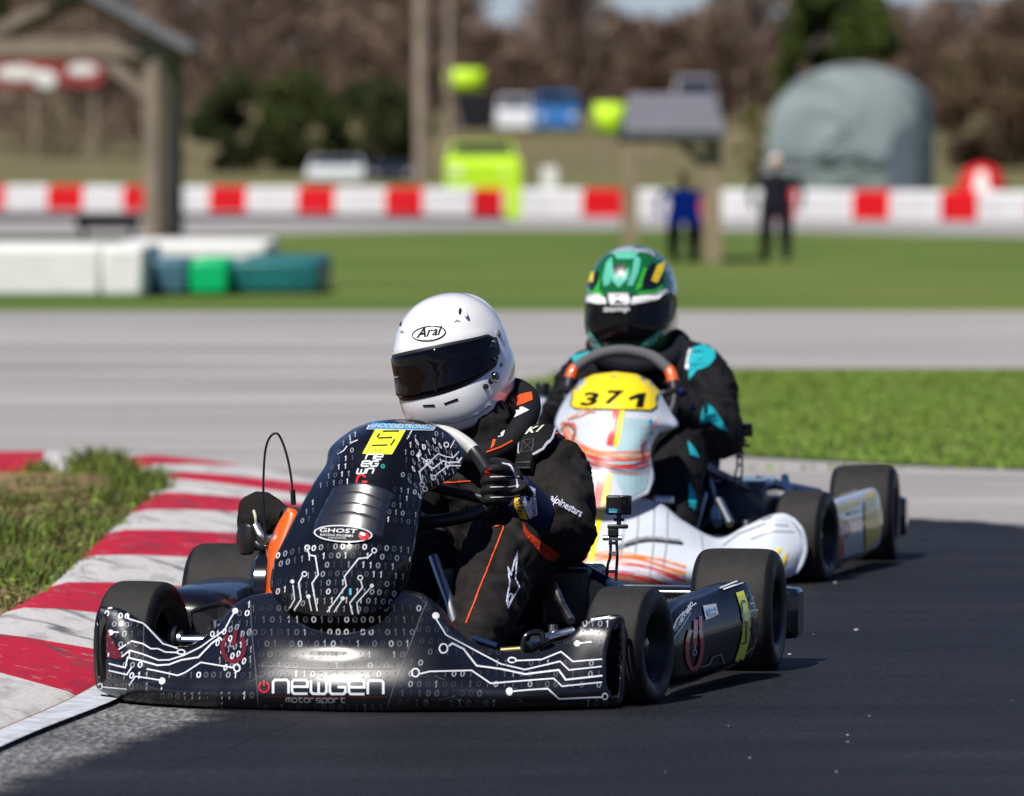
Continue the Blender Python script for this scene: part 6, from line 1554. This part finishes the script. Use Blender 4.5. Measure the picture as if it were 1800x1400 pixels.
# upright intake tube beside the driver
MB().tube([K2.px(958, 770, .7), K2.px(955, 690, .7)], .0145, 16).build('intake_tube', pm('tube_pale', (.45, .58, .65), .35), k2)
MB().lathe(K2.px(954, 682, .7), (0.05, 0, 1), [(-.02, .001), (-.02, .019), (.005, .021), (.014, .017), (.014, .001)], 20).build('intake_cap', M_blackp, k2)
ring = [(1003, 662, .33), (1020, 641, .345), (1055, 623, .36), (1097, 617, .365), (1142, 626, .36), (1166, 642, .345), (1181, 662, .33), (1184, 715, .27), (1150, 760, .22), (1090, 770, .2), (1030, 760, .22), (998, 715, .27)]
pts = cr([K2.px(*p) for p in ring], 96, True); m = MB(); m.tube(pts, .0155, 14, closed=True)
for i in range(len(m.f)):
    q = i // 14; m.m[i] = 1 if 5 <= q <= 43 else (2 if (q < 5 or q > 94 or 43 < q < 50) else 0)
sw2 = m.build('steering_wheel', [M_blackp, pm('wheel_suede', (.11, .11, .115), .9), M_orange], k2, angle=180)
hub2 = K2.px(1090, 705, .28); MB().ball(hub2, .04, 16, 10).build('wheel_hub', M_blackp, sw2)
for p in ((1181, 690, .3), (1000, 690, .3), (1090, 770, .2)): MB().tube([hub2, K2.px(*p)], .011, 10).build('spoke', M_blackp, sw2)
MB().tube([hub2, K2(0, .02, .08)], .011, 12).build('steering_column', M_steel, k2)
# ================================================================ driver 2
d2 = thing('person', 'driver in black and teal suit with green helmet in the following kart', 'person', K2(0.02, .7, .1))
k = K2.px
L = [limb([(1120, 860, .76), (1120, 790, .72), (1122, 720, .68), (1124, 660, .65), (1120, 625, .64)], [(.15, .12), (.14, .11), (.145, .115), (.145, .10), (.08, .06)]),
     limb([(1120, 640, .64), (1115, 585, .63)], [.06, .055]),
     limb([(1170, 645, .64), (1222, 655, .62), (1250, 700, .56), (1262, 765, .46)], [.075, .078, .075, .062]),
     limb([(1262, 765, .46), (1238, 755, .40), (1200, 715, .32)], [.062, .053, .04]),
     limb([(1080, 648, .65), (1035, 660, .64), (1000, 705, .56), (985, 755, .46)], [.07, .068, .062, .055]),
     limb([(985, 755, .46), (985, 735, .4), (990, 705, .34)], [.058, .05, .038]),
     limb([(1160, 850, .72), (1180, 815, .52), (1190, 792, .34)], [.09, .088, .072]),
     limb([(1190, 792, .34), (1185, 850, .22), (1186, 910, .1), (1180, 950, .02)], [.07, .066, .06, .045]), limb([(1180, 955, .02), (1176, 962, -.06)], [.042, .032]),
     limb([(1070, 850, .72), (1040, 815, .52), (1015, 792, .34)], [.09, .086, .07]), limb([(1015, 792, .34), (1010, 850, .22), (1010, 920, .04)], [.068, .064, .045])]
suit2 = body_from(L, 'racing_suit', [pm('suit_jet', (0.009, 0.009, 0.0105), .72, var=.2, vs=12, bump=.3, bs=300)], d2, voxel=.0085, smooth=7, wr=.012, wrs=12)
sb2 = BV(suit2); M_teal2 = pm('suit_teal', (0.015, 0.36, 0.42), .7)
M_bl2 = pm('glove_blue', (0.02, 0.05, 0.32), .6)
A = Art(); A.fill([(1218, 612), (1236, 606), (1264, 622), (1246, 644), (1226, 652), (1212, 668), (1209, 640)], 0, 8); A.stroke([(1214, 614), (1209, 630), (1208, 650)], 5, 1, 5)
A.fill([(1238, 705), (1256, 722), (1280, 760), (1262, 752), (1246, 740), (1228, 745)], 0, 8); A.fill([(1208, 775), (1222, 792), (1228, 806), (1212, 800)], 0, 7); A.fill([(1005, 628), (1035, 618), (1040, 630), (1010, 640)], 0, 7); A.fill([(1210, 850), (1222, 870), (1222, 900), (1210, 890)], 0, 7)
A.build(sb2, 'teal_panel', [M_teal2, M_kw], suit2, .003)
m = MB(); cp = cr([k(*p) for p in [(1120, 592, .78), (1165, 590, .74), (1196, 602, .66), (1190, 625, .58), (1150, 642, .54), (1100, 644, .53), (1060, 628, .58), (1048, 605, .68), (1075, 592, .76)]], 60, True)
m.tube(cp, .028, 14, closed=True).build('neck_collar', pm('collar_jet', (.008, .009, .014), .7), d2, angle=180)
M_hg = pm('helmet_green', (0.004, 0.115, 0.025), .12, coat=1.0, coatr=.04)
hn2, hsh2, hb2, H2, Mh2 = helmet(d2, k(1112, 527, .66), -17, 4, -2, 1.06, M_hg, top=(6, 9), bot=(-32, -21))
M_hmint = pm('helmet_mint', (0.10, 0.46, 0.33), .25, coat=1.0); M_hlime = pm('helmet_lime', (0.04, 0.42, 0.03), .25, coat=1.0); M_hsil = pm('helmet_silver', (0.36, 0.41, 0.43), .25, coat=1.0)
HP = [M_hmint, M_hlime, M_dblk, M_hwhite, M_hsil, M_yl, M_dred]
A = Art(.00013)
A.fill([(1070, 448), (1085, 438), (1100, 434), (1128, 430), (1160, 436), (1175, 452), (1190, 480), (1195, 520), (1182, 505), (1165, 462), (1140, 446), (1110, 442)], 4, 8)
A.fill([(1066, 462), (1076, 452), (1078, 478), (1072, 500), (1062, 504), (1060, 490)], 0, 6); A.fill([(1116, 450), (1126, 456), (1122, 480), (1112, 503), (1102, 502), (1110, 480)], 0, 6); A.fill([(1078, 446), (1100, 442), (1124, 444), (1112, 456), (1085, 456)], 0, 6); A.fill([(1076, 470), (1086, 478), (1090, 492), (1098, 478), (1106, 470), (1104, 490), (1088, 506), (1076, 494)], 0, 6)
A.fill([(1132, 470), (1140, 478), (1128, 505), (1116, 512), (1118, 505)], 1, 6); A.fill([(1046, 508), (1056, 490), (1060, 470), (1054, 510), (1062, 518), (1040, 518)], 1, 6); A.fill([(1035, 510), (1055, 516), (1066, 520), (1040, 524)], 1, 6); A.fill([(1118, 514), (1150, 510), (1165, 500), (1162, 512), (1125, 520)], 1, 6)
A.fill([(1128, 498), (1134, 478), (1146, 462), (1162, 472), (1166, 494), (1150, 506), (1130, 508)], 2, 6); A.fill([(1034, 504), (1040, 486), (1054, 476), (1050, 500), (1040, 510)], 2, 6)
A.fill([(1079, 466), (1098, 464), (1102, 474), (1094, 484), (1082, 484), (1078, 476)], 2, 5)
A.fill([(1144, 494), (1154, 468), (1168, 460), (1166, 474), (1154, 498)], 5, 5); A.stroke([(1150, 490), (1160, 472)], 4, 6); A.fill([(1036, 496), (1040, 480), (1046, 478), (1044, 496)], 5, 5)
A.fill([(1032, 520), (1052, 516), (1064, 524), (1068, 534), (1050, 534), (1032, 530)], 3, 6); A.fill([(1070, 516), (1104, 516), (1108, 530), (1104, 536), (1074, 536), (1070, 526)], 3, 6); A.fill([(1112, 522), (1150, 516), (1170, 508), (1174, 516), (1150, 528), (1108, 536)], 3, 6)
A.text('2', (1080, 533), (15, 0), (0, -13), 2, .05)
A.text('zamp', (1061, 551), (46, -1), (0, -10), 3, .03)
A.fill([(1036, 580), (1044, 590), (1056, 606), (1064, 616), (1050, 612), (1038, 596)], 0, 6); A.fill([(1120, 612), (1140, 594), (1166, 576), (1164, 584), (1144, 604), (1126, 616)], 0, 6)
A.build(hb2, 'paint_graphics', HP, hn2, .0014)
hb = hb2; hn = hn2
stud(1172, 520, .008, M_blackg, .006, 'pivot')
# gloves
fing = [[k(1200 - i, 690 + i * 14, .31), k(1184, 688 + i * 14, .285), k(1172, 694 + i * 13, .29), k(1176, 700 + i * 12, .33)] for i in range(4)]
g2 = glove(d2, ([k(1206, 722, .33), k(1198, 708, .32)], [(.028, .036), (.02, .042)]), fing, [k(1200, 690, .33), k(1188, 676, .34), k(1172, 672, .36)], M_glove)
A = Art()
for p in ((1196, 688), (1206, 700), (1214, 715), (1222, 728), (1190, 705)): A.disc(p[0], p[1], 3.5, 3.5, 0, n=10)
A.build(BV(g2), 'glove_print', [M_bl2], g2, .0015)
fing = [[k(984 + i, 690 + i * 13, .31), k(994, 684 + i * 13, .285), k(1004, 690 + i * 12, .29), k(1004, 698 + i * 11, .33)] for i in range(4)]
glove(d2, ([k(986, 722, .34), k(986, 704, .32)], [(.028, .036), (.02, .042)]), fing, [k(986, 690, .33), k(996, 676, .34), k(1010, 672, .36)], M_glove)
action_camera(K2, .55, 1291, 744, .72, 'small black action camera beside the arm of the following driver')
bpy.data.scenes.remove(work)
